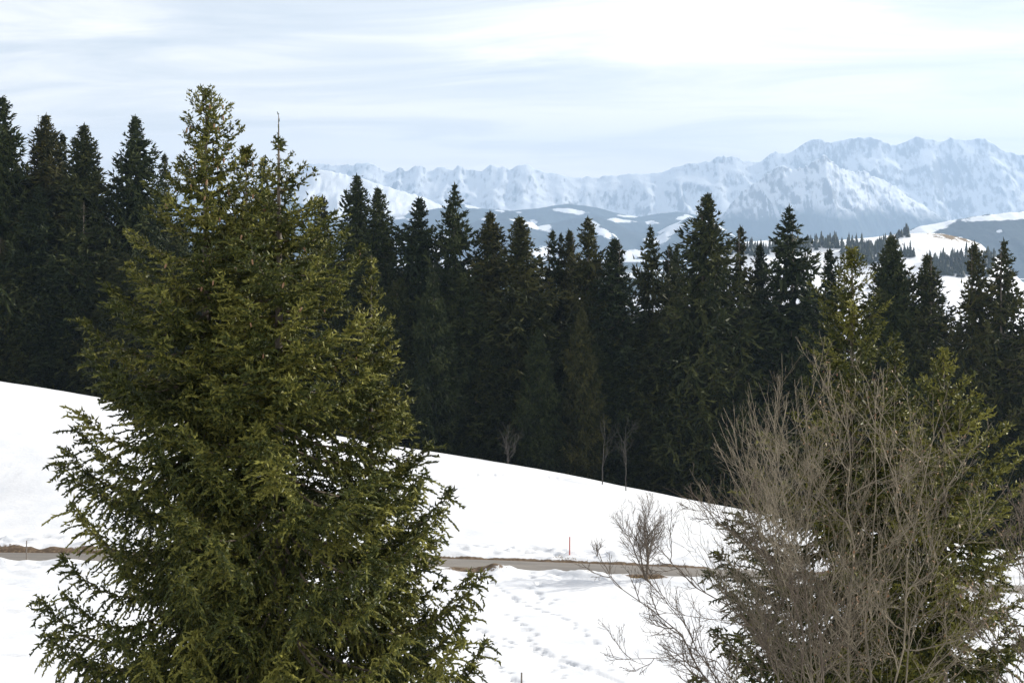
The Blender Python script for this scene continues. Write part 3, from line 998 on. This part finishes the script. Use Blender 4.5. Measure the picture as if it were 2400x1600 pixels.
TH = 32.0
TEMPL = {
    'dense': forest_template(201, TH, 3.7, 0.55, 0.62),
    'narrow': forest_template(202, TH, 2.9, 0.50, 0.62, irregular=0.22),
    'broad': forest_template(203, TH, 4.6, 0.62, 0.66, irregular=0.12),
    'layered': forest_template(204, TH, 4.6, 0.58, 1.05, thin=0.10, flat=0.75, hang=0.45, irregular=0.16),
    'ragged': forest_template(205, TH, 3.6, 0.50, 0.75, thin=0.18, irregular=0.34),
    'shaggy': forest_template(206, TH, 4.0, 0.55, 0.70, hang=1.5, irregular=0.28),
    'sparse': forest_template(207, TH, 3.2, 0.42, 0.95, thin=0.25, irregular=0.30),
}
rngF = np.random.default_rng(77)


def forest_tree(kind, u, v, y, label, wide=1.0, name='spruce_tree', group='spruces of the forest edge', dz=0.3):
    top = at(u, v, y)
    zb = ground(top[0], top[1]) - dz
    hgt = top[2] - zb
    root = empty(name, (top[0], top[1], zb))
    s = hgt / TH
    wxy = wide * 1.36 * s ** 0.35 * rngF.uniform(0.95, 1.05)
    rot = rngF.uniform(0, 6.28)
    crown, trunk = TEMPL[kind]
    for nm, me in (('trunk', trunk), ('crown', crown)):
        o = bpy.data.objects.new(nm, me)
        COL.objects.link(o)
        o.parent = root
        o.scale = (wxy, wxy, s)
        o.rotation_euler = (rngF.normal(0, 0.008), rngF.normal(0, 0.008), rot)
    tag(root, label, 'spruce', group)
    return root


SKYLINE = [
    ('shaggy', 5, 232, 208, 1.05, 'tallest shaggy forest spruce cut by the left picture edge'),
    ('dense', 98, 273, 212, 1.0, 'dark dense forest spruce, second high top from the left picture edge'),
    ('ragged', 140, 318, 218, 0.9, 'thin spruce top half hidden behind the dark dense second forest spruce'),
    ('dense', 204, 297, 210, 1.05, 'blunt topped forest spruce over a pale bare trunk, left of the broad pointed one'),
    ('broad', 318, 277, 212, 0.95, 'broad pointed dark forest spruce just left of the tallest front spruce'),
    ('sparse', 384, 366, 226, 0.8, 'small thin forest top peeping out beside the tallest front spruce'),
    ('sparse', 615, 374, 228, 0.8, 'small faint forest top between the two tallest front spruces'),
    ('ragged', 752, 463, 221, 0.8, 'low ragged forest top touching the right flank of the front spruce clump'),
    ('dense', 839, 414, 212, 0.95, 'tall forest spruce whose tip stands against the snowy shoulder, nearest the front clump'),
    ('narrow', 884, 444, 210, 1.0, 'forest spruce close beside the tall one nearest the front clump, slightly lower tip'),
    ('shaggy', 987, 468, 208, 1.0, 'shaggy rounded forest spruce between the low notch and the tall knobbly spruce'),
    ('layered', 1066, 434, 208, 0.80, 'tall knobbly open crowned forest spruce above the middle of the snow slope'),
    ('dense', 1152, 500, 210, 0.95, 'dark cone shaped forest spruce right of the tall knobbly one'),
    ('narrow', 1217, 512, 206, 1.15, 'brownish forest spruce with narrow tip and spreading skirt near picture centre'),
    ('sparse', 1293, 545, 218, 0.85, 'thin forest spruce, first of the three small tops at picture centre'),
    ('sparse', 1322, 552, 220, 0.7, 'lowest middle one of the three small tops at picture centre'),
    ('narrow', 1341, 543, 218, 0.8, 'third of the three small tops at picture centre, beside a taller spruce'),
    ('ragged', 1387, 514, 210, 1.0, 'ragged forest spruce with side boughs right of the three small tops'),
    ('narrow', 1447, 563, 208, 1.05, 'low narrow forest spruce in the notch before the flat tiered one'),
    ('layered', 1526, 533, 212, 0.75, 'flat tiered forest spruce with one low left bough, beside the tallest central spruce'),
    ('ragged', 1571, 580, 220, 0.8, 'low forest top tucked behind the left side of the tallest central spruce'),
    ('sparse', 1586, 583, 222, 0.7, 'tiny forest tip just touching the tallest central spruce'),
    ('broad', 1654, 459, 204, 1.05, 'tallest and broadest olive green spruce of the central forest edge'),
    ('sparse', 1735, 536, 212, 0.9, 'see-through thin forest spruce right of the tallest broad one'),
    ('narrow', 1781, 576, 216, 0.8, 'slim low spruce just left of the candelabra shaped spruce'),
    ('layered', 1855, 488, 208, 1.05, 'candelabra shaped spruce with separate flat tiers against the white hill'),
    ('ragged', 1938, 588, 214, 0.9, 'low forest spruce top between candelabra spruce and sunlit front spruce'),
    ('dense', 2088, 560, 208, 0.9, 'twin tipped dark forest spruce, left tip, right of sunlit front spruce'),
    ('broad', 2104, 557, 210, 0.95, 'twin tipped dark forest spruce, right tip, right of sunlit front spruce'),
    ('dense', 2176, 600, 208, 0.95, 'dark forest spruce before the snowy clearing, between twin tips and edge trees'),
    ('ragged', 2284, 573, 204, 0.85, 'thin ragged forest spruce, left one of the last pair at the right edge'),
    ('layered', 2348, 566, 202, 0.85, 'wide tiered forest spruce, last one at the right picture edge'),
]
for (k_, u_, v_, y_, w_, lab) in SKYLINE:
    forest_tree(k_, u_, v_, y_, lab, w_)
for (k_, u_, v_, y_, w_, lab) in [('narrow', 1366, 722, 197, 0.62, 'young grey-green spruce standing out before the dark forest wall at picture centre'),
                                 ('dense', 1262, 770, 196, 0.60, 'small olive spruce at the forest foot left of the young grey-green one'),
                                 ('ragged', 1015, 640, 199, 0.75, 'middling spruce in the forest front row right behind the front clump')]:
    forest_tree(k_, u_, v_, y_, lab, w_)
# lower trees that fill the edge between them; nothing tells these apart
FILL = 'dark shaded spruce filling the wall of forest below the skyline tops'
names = list(TEMPL)
for u_ in np.arange(-60, 2470, 52):
    v_edge = np.interp(u_, [p_[1] for p_ in SKYLINE], [p_[2] for p_ in SKYLINE])
    base_v = np.interp(u_, US, VC)
    u2 = u_ + rngF.uniform(-18, 18)
    lowv = v_edge + (base_v - v_edge) * rngF.uniform(0.26, 0.52)
    forest_tree(names[int(rngF.integers(0, 6))], u2, lowv, rngF.uniform(203, 208), FILL, 0.95, group='filling spruces of the forest wall')
for u_ in np.arange(-90, 2500, 62):
    v_edge = np.interp(u_, [p_[1] for p_ in SKYLINE], [p_[2] for p_ in SKYLINE])
    base_v = np.interp(u_, US, VC)
    u2 = u_ + rngF.uniform(-20, 20)
    lowv = v_edge + (base_v - v_edge) * rngF.uniform(0.19, 0.34)
    forest_tree(names[int(rngF.integers(0, 6))], u2, lowv, rngF.uniform(218, 232), 'spruce standing deeper in the forest, seen between the front row trunks and tops', 1.05, group='spruces of the second forest row')
# forest edge beyond the frame on the sun's side, so that the shade goes on as it does in the place
for u_ in (-170, -260, -370, 2440, 2520, 2610, 2700, 2810):
    forest_tree(names[int(rngF.integers(0, 6))], u_, (250 if u_ < 0 else 560) + rngF.uniform(-20, 40), rngF.uniform(205, 215), 'dark forest spruce continuing the forest edge outside the picture', 1.05, group='forest spruces outside the frame')


# --- conifers of the far snowy hill
def small_conifer(rng, base, hgt, r):
    V, Fs = [], []
    k_ = 7
    n0 = 0
    tiers = 6
    for i in range(tiers):
        z0 = hgt * (0.06 + 0.94 * i / tiers * 0.92)
        z1 = min(hgt, z0 + hgt * 0.30)
        rr = r * (1 - i / tiers) ** 0.85 + 0.25
        a_ = np.arange(k_) * 2 * math.pi / k_ + rng.uniform(0, 6)
        rad = rr * rng.uniform(0.65, 1.15, k_)
        ring = np.stack([np.cos(a_) * rad, np.sin(a_) * rad, z0 + rng.uniform(-0.03, 0.03, k_) * hgt], 1)
        V.append(np.concatenate([ring, [[0, 0, z1]]]))
        j_ = np.arange(k_)
        Fs.append(np.stack([n0 + j_, n0 + (j_ + 1) % k_, np.full(k_, n0 + k_)], 1))
        n0 += k_ + 1
    V = np.concatenate(V)
    return V + base, np.concatenate(Fs)


HL = 'near snowy hill with conifer rows and a sunlit grassy knoll'
rngH = np.random.default_rng(9)
WV, WF, WT = [], [], []
nv = 0
rows = []
for (u0, v0, u1, v1, n_r, dep) in [(1690, 592, 1790, 590, 60, 14), (1780, 588, 1965, 572, 110, 16), (1975, 588, 2110, 585, 110, 22), (2000, 608, 2090, 612, 70, 14), (2110, 598, 2145, 600, 20, 10),
                                   (2170, 618, 2330, 612, 140, 22), (2190, 636, 2320, 640, 110, 16), (2055, 660, 2150, 668, 30, 10), (2085, 556, 2130, 552, 14, 5)]:
    for _ in range(n_r):
        s_ = rngH.random()
        rows.append((u0 + (u1 - u0) * s_, v0 + (v1 - v0) * s_ + rngH.uniform(-dep * 0.5, dep * 0.6)))
for (u_, v_) in rows:
    b_ = on_hill(HL, u_, v_) + np.array([rngH.normal(0, 1.0), 0, -0.8])
    V, Fs = small_conifer(rngH, b_, rngH.uniform(9, 27) * rngH.uniform(0.8, 1.05), rngH.uniform(3.6, 7.0))
    WV.append(V); WF.append(Fs + nv); WT.append(np.full(len(V), rngH.uniform(0.1, 0.5)))
    nv += len(V)
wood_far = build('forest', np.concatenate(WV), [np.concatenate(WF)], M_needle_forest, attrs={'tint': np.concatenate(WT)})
tag(wood_far, 'far rows of blue hazed conifers growing on the snowy hill', 'wood', kind='stuff')
for (u_, v_, h_, lab) in [(2151, 603, 17, 'lone dark conifer on the far snow slope left of the grassy knoll'), (2221, 601, 16, 'tall single conifer at the tip of the far wood below the grassy knoll'),
                          (2043, 632, 11, 'small solitary conifer low on the far white slope'), (2265, 592, 14, 'thin pale conifer on the bright end of the grassy knoll'),
                          (1990, 574, 15, 'stout conifer standing alone between two far wood rows')]:
    b_ = on_hill(HL, u_, v_) + np.array([0, 0, -0.5])
    h_ *= 1.55
    V, Fs = small_conifer(rngH, np.zeros(3), h_, 4.0)
    r_ = empty('conifer_tree', tuple(b_))
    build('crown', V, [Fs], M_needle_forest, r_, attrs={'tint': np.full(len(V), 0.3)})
    Vt, Ft = tubes(np.array([[[0, 0, -0.5], [0, 0, h_ * 0.5], [0, 0, h_ * 0.95]]]), np.array([[0.3, 0.18, 0.03]]), 5)
    build('trunk', Vt, [Ft], M_bark, r_)
    tag(r_, lab, 'conifer', 'single conifers of the far hill')


# ------------------------------------------------------------------ bare trees
def spawn(rng, P, Len, per, t0, t1, ang, ratio, up, wig, n=6, envelope=None, spread=0.35):
    """children of a batch of limbs: start on the parent, leave at an angle, bend upward"""
    N = len(P)
    cnt = np.maximum(1, np.round(per * rng.uniform(0.7, 1.3, N) * (Len / Len.mean()) ** 0.7).astype(int))
    idx = np.repeat(np.arange(N), cnt)
    off = np.arange(len(idx)) - np.repeat(np.cumsum(cnt) - cnt, cnt)
    t = t0 + (t1 - t0) * (off + rng.uniform(0.1, 0.9, len(idx))) / cnt[idx]
    m = P.shape[1]
    f = t * (m - 1)
    i0 = np.clip(f.astype(int), 0, m - 2)
    fr = (f - i0)[:, None]
    A = P[idx, i0] * (1 - fr) + P[idx, i0 + 1] * fr
    T = norm(P[idx, i0 + 1] - P[idx, i0])
    U, W = frames(T)
    ph = rng.uniform(0, 2 * math.pi, len(idx))
    side = np.cos(ph)[:, None] * U + np.sin(ph)[:, None] * W
    an = rng.normal(ang, 0.18, len(idx))
    D = norm(T * np.cos(an)[:, None] + side * np.sin(an)[:, None])
    L = Len[idx] * ratio * rng.uniform(1 - spread, 1 + spread, len(idx)) * (1.15 - 0.6 * t)
    s = np.linspace(0, 1, n)
    Q = A[:, None, :] + D[:, None, :] * (s[None, :] * L[:, None])[:, :, None]
    Q[:, :, 2] += up * L[:, None] * s[None] ** 2
    w_ = np.cumsum(rng.normal(0, wig, (len(idx), n, 3)), axis=1) * (L[:, None, None] / n)
    w_[:, 0] = 0
    Q = Q + w_
    if envelope is not None:
        ok = envelope(Q[:, -1])
        Q, L, t, idx = Q[ok], L[ok], t[ok], idx[ok]
    return Q, L, t, idx


def taper(R0, R1, n):
    s = np.linspace(0, 1, n)[None]
    return R0[:, None] * (1 - s) + R1 * s


def make_bare_tree(name, label, base, stems, mat, seed, levels, group=None, leaf=0, envelope=None, cat='bare tree', leaf_box=None):
    """stems: list of (polyline points, base radius)"""
    rng = np.random.default_rng(seed)
    root = empty(name, tuple(base))
    n = 17
    P, R, Ln = [], [], []
    for pts, r in stems:
        pts = np.array(pts, float)
        seg = np.concatenate([[0], np.cumsum(np.linalg.norm(np.diff(pts, axis=0), axis=1))])
        k_ = np.linspace(0, seg[-1], 33)
        q = np.stack([np.interp(k_, seg, pts[:, c]) for c in range(3)], 1)
        for _ in range(3):
            q[1:-1] = (q[:-2] + 2 * q[1:-1] + q[2:]) / 4
        q = q[::2]
        w_ = np.cumsum(rng.normal(0, 0.0065 * seg[-1], (n - 3, 3)), axis=0)
        q[3:] += w_ - np.linspace(0, 1, n - 3)[:, None] * w_[-1] * 0.7
        P.append(q); R.append(r); Ln.append(seg[-1])
    P = np.array(P); R = np.array(R); Ln = np.array(Ln)
    V, Q4 = tubes(P, taper(R, 0.004, n), 7)
    build('trunk', V - base, [Q4], mat, root, smooth=True)
    wv, wf, nv_ = [], [], 0
    cur, L, Rr = P, Ln, R
    tw_v, tw_f, tw_n = [], [], 0
    allq = []
    for li, lv in enumerate(levels):
        Q, L2, t, idx = spawn(rng, cur, L, lv['per'], lv['t0'], lv.get('t1', 0.97), lv['ang'], lv['ratio'], lv['up'], lv['wig'], n=lv.get('n', 6), envelope=envelope)
        r0 = np.minimum(Rr[idx] * (1 - 0.85 * t) * 0.75, 0.5 * Rr[idx]) + 0.002
        r0 = np.clip(r0, lv['rmin'], lv['rmax'])
        V, Fq = tubes(Q, taper(r0, lv['rmin'] * 0.7, Q.shape[1]), 5 if li == 0 else 3)
        if li < 2:
            wv.append(V); wf.append(Fq + nv_); nv_ += len(V)
        else:
            tw_v.append(V); tw_f.append(Fq + tw_n); tw_n += len(V)
        allq.append(Q)
        cur, L, Rr = Q, L2, r0
    build('branches', np.concatenate(wv) - base, [np.concatenate(wf)], mat, root, smooth=True)['kind'] = 'stuff'
    tg_ = build('twigs', np.concatenate(tw_v) - base, [np.concatenate(tw_f)], mat, root, smooth=True)
    tg_['kind'] = 'stuff'
    if leaf:
        Q = allq[-1]
        if leaf_box is not None:
            Q = Q[leaf_box(Q[:, -1])]
        pick = rng.integers(0, len(Q), leaf)
        c_ = Q[pick, rng.integers(2, Q.shape[1], leaf)]
        D = norm(rng.normal(0, 1, (leaf, 3)) + np.array([0, 0, -0.6]))
        U, W = frames(D)
        s_ = rng.uniform(0.025, 0.05, leaf)[:, None]
        V = np.stack([c_, c_ + D * s_ + U * s_ * 0.5, c_ + D * s_ * 2 + W * s_ * 0.3, c_ + D * s_ - U * s_ * 0.5], 1).reshape(-1, 3)
        lf = build('dry_leaves', V - base, [np.arange(leaf * 4).reshape(-1, 4)], M_leaf, root, attrs={'tint': np.repeat(rng.random(leaf), 4)})
        lf['kind'] = 'stuff'
    return tag(root, label, cat, group)


def stem_px(pts, y):
    """polyline given in photo pixels at depth y (+ offset per point)"""
    return [at(u, v, y + dy) for (u, v, dy) in pts]


yb_ = 32.5
bx = at(1980, 1600, yb_)
bb = np.array([bx[0], bx[1], ground(bx[0], bx[1]) - 0.1])
stems = []
rngB = np.random.default_rng(11)
for (u0, u1, v1, u2, v2, dy, r) in [(1940, 1905, 1330, 1800, 900, -0.6, 0.075), (1985, 2000, 1350, 1965, 860, 0.2, 0.10), (2035, 2030, 1300, 2085, 860, 0.6, 0.095), (2080, 2130, 1330, 2210, 920, -0.4, 0.075),
                                    (2110, 2180, 1320, 2290, 1030, 0.8, 0.06), (1900, 1830, 1350, 1690, 1000, 0.5, 0.06), (1880, 1760, 1420, 1620, 1120, -0.5, 0.05), (1960, 1880, 1200, 1870, 880, 1.1, 0.05), (1930, 1850, 1290, 1745, 900, 0.9, 0.05), (1900, 1800, 1300, 1660, 1010, -0.9, 0.045)]:
    p_ = [bb + np.array([(u0 - 1980) / F * yb_ * 0.6, dy * 0.3, 0]), at(u0, 1700, yb_ + dy * 0.6), at(u1, v1, yb_ + dy), at((u1 * 0.45 + u2 * 0.55), (v1 * 0.5 + v2 * 0.5), yb_ + dy * 1.4), at(u2, v2, yb_ + dy * 1.7)]
    stems.append((p_, r * 0.62))


def dome(E):
    U = 1200 + E[:, 0] / E[:, 1] * F
    Vv = HV - (E[:, 2] - CZ) / E[:, 1] * F
    lim = np.interp(U, [1440, 1560, 1620, 1680, 1740, 1800, 1900, 2000, 2100, 2200, 2280, 2360, 2420], [1420, 1190, 1040, 930, 860, 800, 785, 780, 790, 820, 900, 1040, 1100])
    return (Vv > lim + 25 * np.sin(U * 0.11)) & (U > 1430)


LV = [dict(per=13, t0=0.52, ang=0.82, ratio=0.21, up=0.34, wig=0.17, rmin=0.007, rmax=0.018, n=8),
      dict(per=7.5, t0=0.10, ang=0.66, ratio=0.42, up=0.40, wig=0.2, rmin=0.0048, rmax=0.009, n=6),
      dict(per=4.2, t0=0.10, ang=0.62, ratio=0.50, up=0.28, wig=0.24, rmin=0.0036, rmax=0.006, n=4),
      dict(per=1.7, t0=0.15, ang=0.66, ratio=0.55, up=0.12, wig=0.25, rmin=0.003, rmax=0.0042, n=3)]
make_bare_tree('bare_tree', 'big leafless many-stemmed tree with sunlit tan twigs in front of spruces', bb, stems, M_twig, 31, LV, leaf=900, envelope=dome, leaf_box=lambda E: E[:, 0] > 6.5)

yl = 31.0
lb = at(1760, 1600, yl)
lb = np.array([lb[0] + 0.6, lb[1], ground(lb[0], lb[1]) - 0.1])
stems = []
for pts, r in [([(1760, 1750, 0), (1690, 1620, 0), (1600, 1500, -0.2), (1530, 1440, -0.3), (1470, 1400, -0.4), (1420, 1350, -0.5), (1385, 1310, -0.6)], 0.055),
               ([(1860, 1640, 0), (1810, 1510, 0.2), (1710, 1435, 0.3), (1620, 1365, 0.5), (1560, 1300, 0.6), (1535, 1240, 0.7)], 0.055),
               ([(1790, 1720, 0), (1640, 1560, 0.3), (1590, 1440, 0.5), (1565, 1400, 0.5), (1500, 1330, 0.6)], 0.042),
               ([(1800, 1740, 0), (1690, 1570, -0.4), (1620, 1553, -0.5), (1520, 1560, -0.6), (1450, 1572, -0.7), (1380, 1545, -0.8)], 0.028),
               ([(1850, 1560, 0), (1780, 1475, -0.2), (1690, 1455, -0.4), (1560, 1458, -0.5), (1480, 1420, -0.6)], 0.024),
               ([(1900, 1450, 0), (1790, 1360, 0.3), (1700, 1290, 0.5), (1640, 1210, 0.6), (1590, 1140, 0.8)], 0.042),
               ([(1880, 1400, 0), (1800, 1290, 0.6), (1700, 1215, 0.8), (1620, 1190, 0.9), (1560, 1130, 1.0)], 0.034)]:
    stems.append(([lb] + stem_px(pts, yl), r))


def lean_env(E):
    U = 1200 + E[:, 0] / E[:, 1] * F
    Vv = HV - (E[:, 2] - CZ) / E[:, 1] * F
    return (U > 1345) & (Vv > np.interp(U, [1340, 1400, 1500, 1600, 1700, 1900], [1310, 1255, 1200, 1060, 1000, 950]))


LV2 = [dict(per=11, t0=0.60, ang=0.60, ratio=0.10, up=0.30, wig=0.13, rmin=0.008, rmax=0.022, n=7),
       dict(per=6, t0=0.15, ang=0.65, ratio=0.50, up=0.25, wig=0.16, rmin=0.005, rmax=0.011, n=6),
       dict(per=4, t0=0.12, ang=0.65, ratio=0.50, up=0.15, wig=0.2, rmin=0.0038, rmax=0.006, n=5),
       dict(per=1.6, t0=0.2, ang=0.6, ratio=0.5, up=0.1, wig=0.2, rmin=0.003, rmax=0.004, n=4)]
make_bare_tree('bare_tree', 'dark leafless tree leaning left with long bowed limbs over the snow', lb, stems, M_twig_dark, 32, LV2, envelope=lean_env)

ye = 30.0
eb = at(2420, 1600, ye)
eb = np.array([eb[0], eb[1], ground(eb[0], eb[1]) - 0.1])
stems = []
for pts, r in [([(2440, 1740, 0), (2420, 1500, 0), (2390, 1320, 0.2), (2350, 1180, 0.3), (2330, 1120, 0.3)], 0.045), ([(2450, 1740, 0), (2460, 1500, 0), (2450, 1300, 0.4), (2420, 1150, 0.6)], 0.045),
               ([(2430, 1740, 0), (2350, 1560, -0.4), (2290, 1480, -0.6), (2230, 1430, -0.8)], 0.03), ([(2470, 1740, 0), (2440, 1480, -0.4), (2380, 1440, -0.6), (2290, 1390, -0.8)], 0.03)]:
    stems.append(([eb] + stem_px(pts, ye), r))
make_bare_tree('bare_shrub', 'leafless reddish shrub with a few dry leaves at the right picture edge', eb, stems, M_twig_dark, 33, LV2, leaf=260, cat='shrub',
               envelope=lambda E: E[:, 0] > (2200 - 1200) / F * 30)


# small bare trees: by the road and at the forest edge
def small_bare(name, label, u, v_top, y, seed, mat, nst=3, spread=0.22, cat='bare tree', group=None, dens=1.0, r0=0.06, zoff=0.0):
    rng = np.random.default_rng(seed)
    top = at(u, v_top, y)
    b_ = np.array([top[0], y, ground(top[0], y) + zoff])
    H = top[2] - b_[2]
    stems = []
    for i in range(nst):
        a_ = rng.uniform(0, 6.28)
        r_ = spread * H * (0.2 + 0.8 * rng.random()) if i else 0.05 * H
        e_ = b_ + np.array([math.cos(a_) * r_, math.sin(a_) * r_, H * (1.0 if i == 0 else rng.uniform(0.7, 0.95))])
        m_ = b_ + (e_ - b_) * 0.5 + np.array([rng.normal(0, 0.02 * H), 0, 0.04 * H])
        stems.append(([b_ + rng.normal(0, 0.04, 3) * [1, 1, 0], m_, e_], r0 * rng.uniform(0.6, 1.0)))
    lv = [dict(per=12 * dens, t0=0.25, ang=0.65, ratio=0.34, up=0.30, wig=0.12, rmin=0.014, rmax=0.03, n=6),
          dict(per=6 * dens, t0=0.15, ang=0.65, ratio=0.48, up=0.2, wig=0.16, rmin=0.010, rmax=0.016, n=5),
          dict(per=3 * dens, t0=0.2, ang=0.65, ratio=0.5, up=0.1, wig=0.2, rmin=0.009, rmax=0.011, n=4)]
    return make_bare_tree(name, label, b_, stems, mat, seed, lv, group=group, cat=cat)


small_bare('bare_tree', 'small leafless tree growing on the near verge of the road', 1515, 1180, 120.6, 51, M_twig_dark, nst=6, spread=0.42, r0=0.10, dens=1.15)
small_bare('bare_shrub', 'low leafless bush on the far verge right of the red pole', 1400, 1268, 129.0, 52, M_twig_dark, nst=5, spread=0.5, cat='shrub', dens=0.6, r0=0.03)
small_bare('bare_sapling', 'slender pale leafless sapling against the dark forest, left of two', 1411, 985, 171.5, 53, M_birch, nst=1, cat='sapling', dens=0.55, r0=0.08)
small_bare('bare_sapling', 'slender pale leafless sapling against the dark forest, right of two', 1466, 1000, 170.0, 54, M_birch, nst=1, cat='sapling', dens=0.7, r0=0.08)
small_bare('bare_shrub', 'dim leafless bush at the forest foot above the snow crest', 1190, 1005, 174.5, 55, M_birch, nst=4, spread=0.45, cat='shrub', dens=0.6, r0=0.05)


# ------------------------------------------------------------------ snow poles, dry grass, clod
def pole_mat(name, c1, c2):
    m, t, b, o = new_mat(name)
    t.links.new(ramp_node(t, noise(t, 12, 3), [(0.3, c1), (0.7, c2)]), b.inputs['Base Color'])
    b.inputs['Roughness'].default_value = 0.55
    return m


M_pole_red = pole_mat('weathered_red_paint', (0.38, 0.05, 0.03), (0.50, 0.09, 0.06))
M_pole_grey = pole_mat('weathered_grey_wood', (0.10, 0.085, 0.07), (0.20, 0.17, 0.14))


def snow_pole(label, u, v_top, y, mat, height=None):
    top = at(u, v_top, y)
    zb = ground(top[0], y) - 0.1
    H = top[2] - zb
    r_ = empty('snow_pole', (top[0], y, zb))
    P = np.array([[[0, 0, 0], [0.004, 0, H * 0.4], [0.010, 0, H * 0.8], [0.014, 0, H]]])
    V, Q = tubes(P, np.array([[0.052, 0.05, 0.048, 0.045]]), 8)
    build('shaft', V, [Q], mat, r_, smooth=True)
    V, Q = tubes(np.array([[[0.014, 0, H - 0.002], [0.014, 0, H + 0.015], [0.014, 0, H + 0.03]]]), np.array([[0.051, 0.049, 0.006]]), 8)
    build('cap', V, [Q], mat, r_, smooth=True)
    V, Q = tubes(np.array([[[0, 0, 0.04], [0, 0, 0.16], [0, 0, 0.24]]]), np.array([[0.10, 0.06, 0.037]]), 8)
    build('footing', V, [Q], M_pole_grey, r_, smooth=True)
    return tag(r_, label, 'pole', 'snow poles beside the road')


snow_pole('thin red snow marker pole on the far verge in mid slope', 1335, 1258, 128.2, M_pole_red)
snow_pole('thin grey snow marker pole at the road near the left picture edge', 62, 1267, 122.6, M_pole_grey)
snow_pole('short dark pole tip in the snow at the bottom picture edge', 1222, 1576, 79.0, M_pole_grey)

M_grass, t, b, o = new_mat('dry_grass')
t.links.new(ramp_node(t, attr(t, 'tint'), [(0.0, (0.12, 0.075, 0.03)), (1.0, (0.36, 0.26, 0.12))]), b.inputs['Base Color'])
rngG = np.random.default_rng(3)


def grass_tuft(label, u, v, y, n, w, h):
    c_ = at(u, v, y)
    zb = ground(c_[0], y) - 0.05
    x = rngG.normal(0, w * 0.45, n)
    yy = rngG.normal(0, 0.28, n)
    a_ = rngG.uniform(0, 6.28, n)
    ln = h * rngG.uniform(0.5, 1.2, n)
    z0 = np.array([ground(c_[0] + p, y + q) - 0.05 - zb for p, q in zip(x, yy)])
    tipx = x + np.cos(a_) * ln * 0.55
    tipy = yy + np.sin(a_) * ln * 0.55
    V = np.stack([np.stack([x - 0.012, yy, z0], 1), np.stack([x + 0.012, yy, z0], 1), np.stack([(x + tipx) / 2 + 0.008, (yy + tipy) / 2, z0 + ln * 0.6], 1), np.stack([tipx, tipy, z0 + ln * 0.75], 1)], 1).reshape(-1, 3)
    o = build('dry_grass_tuft', V, [np.arange(n * 4).reshape(-1, 4)], M_grass, attrs={'tint': np.repeat(rngG.random(n), 4)})
    o.location = (c_[0], y, zb)
    return tag(o, label, 'grass', kind='stuff')


grass_tuft('clump of dry brown grass at the foot of the small roadside tree', 1520, 1345, 121.4, 700, 1.3, 0.32)
grass_tuft('flattened brown grass on the bare near bank of the road', 1110, 1325, 122.0, 600, 2.0, 0.16)
grass_tuft('sparse dry grass around the red pole on the far verge', 1330, 1312, 128.0, 260, 1.0, 0.28)

# ------------------------------------------------------------------ haze: the air between here and the mountains
HAZE_DENSITY = 0.00006
hm = bpy.data.materials.new('haze_air')
hm.use_nodes = True
ht = hm.node_tree
ht.nodes.clear()
ho = node(ht, 'ShaderNodeOutputMaterial')
hv = node(ht, 'ShaderNodeVolumePrincipled', inp={'Density': HAZE_DENSITY, 'Anisotropy': 0.25})
hv.inputs['Color'].default_value = (0.385, 0.53, 0.735, 1.0)
ht.links.new(hv.outputs[0], ho.inputs['Volume'])
x0, x1, y0_, y1_, z0_, z1_ = -17500, 17500, -1200, 26800, -560, 1680
HV_ = [(x, y, z) for z in (z0_, z1_) for y in (y0_, y1_) for x in (x0, x1)]
HF = np.array([[0, 2, 3, 1], [4, 5, 7, 6], [0, 1, 5, 4], [2, 6, 7, 3], [0, 4, 6, 2], [1, 3, 7, 5]])
hz = build('haze', HV_, [HF], hm)
tag(hz, 'thin blue winter haze in front of the far hills', 'haze', kind='stuff')
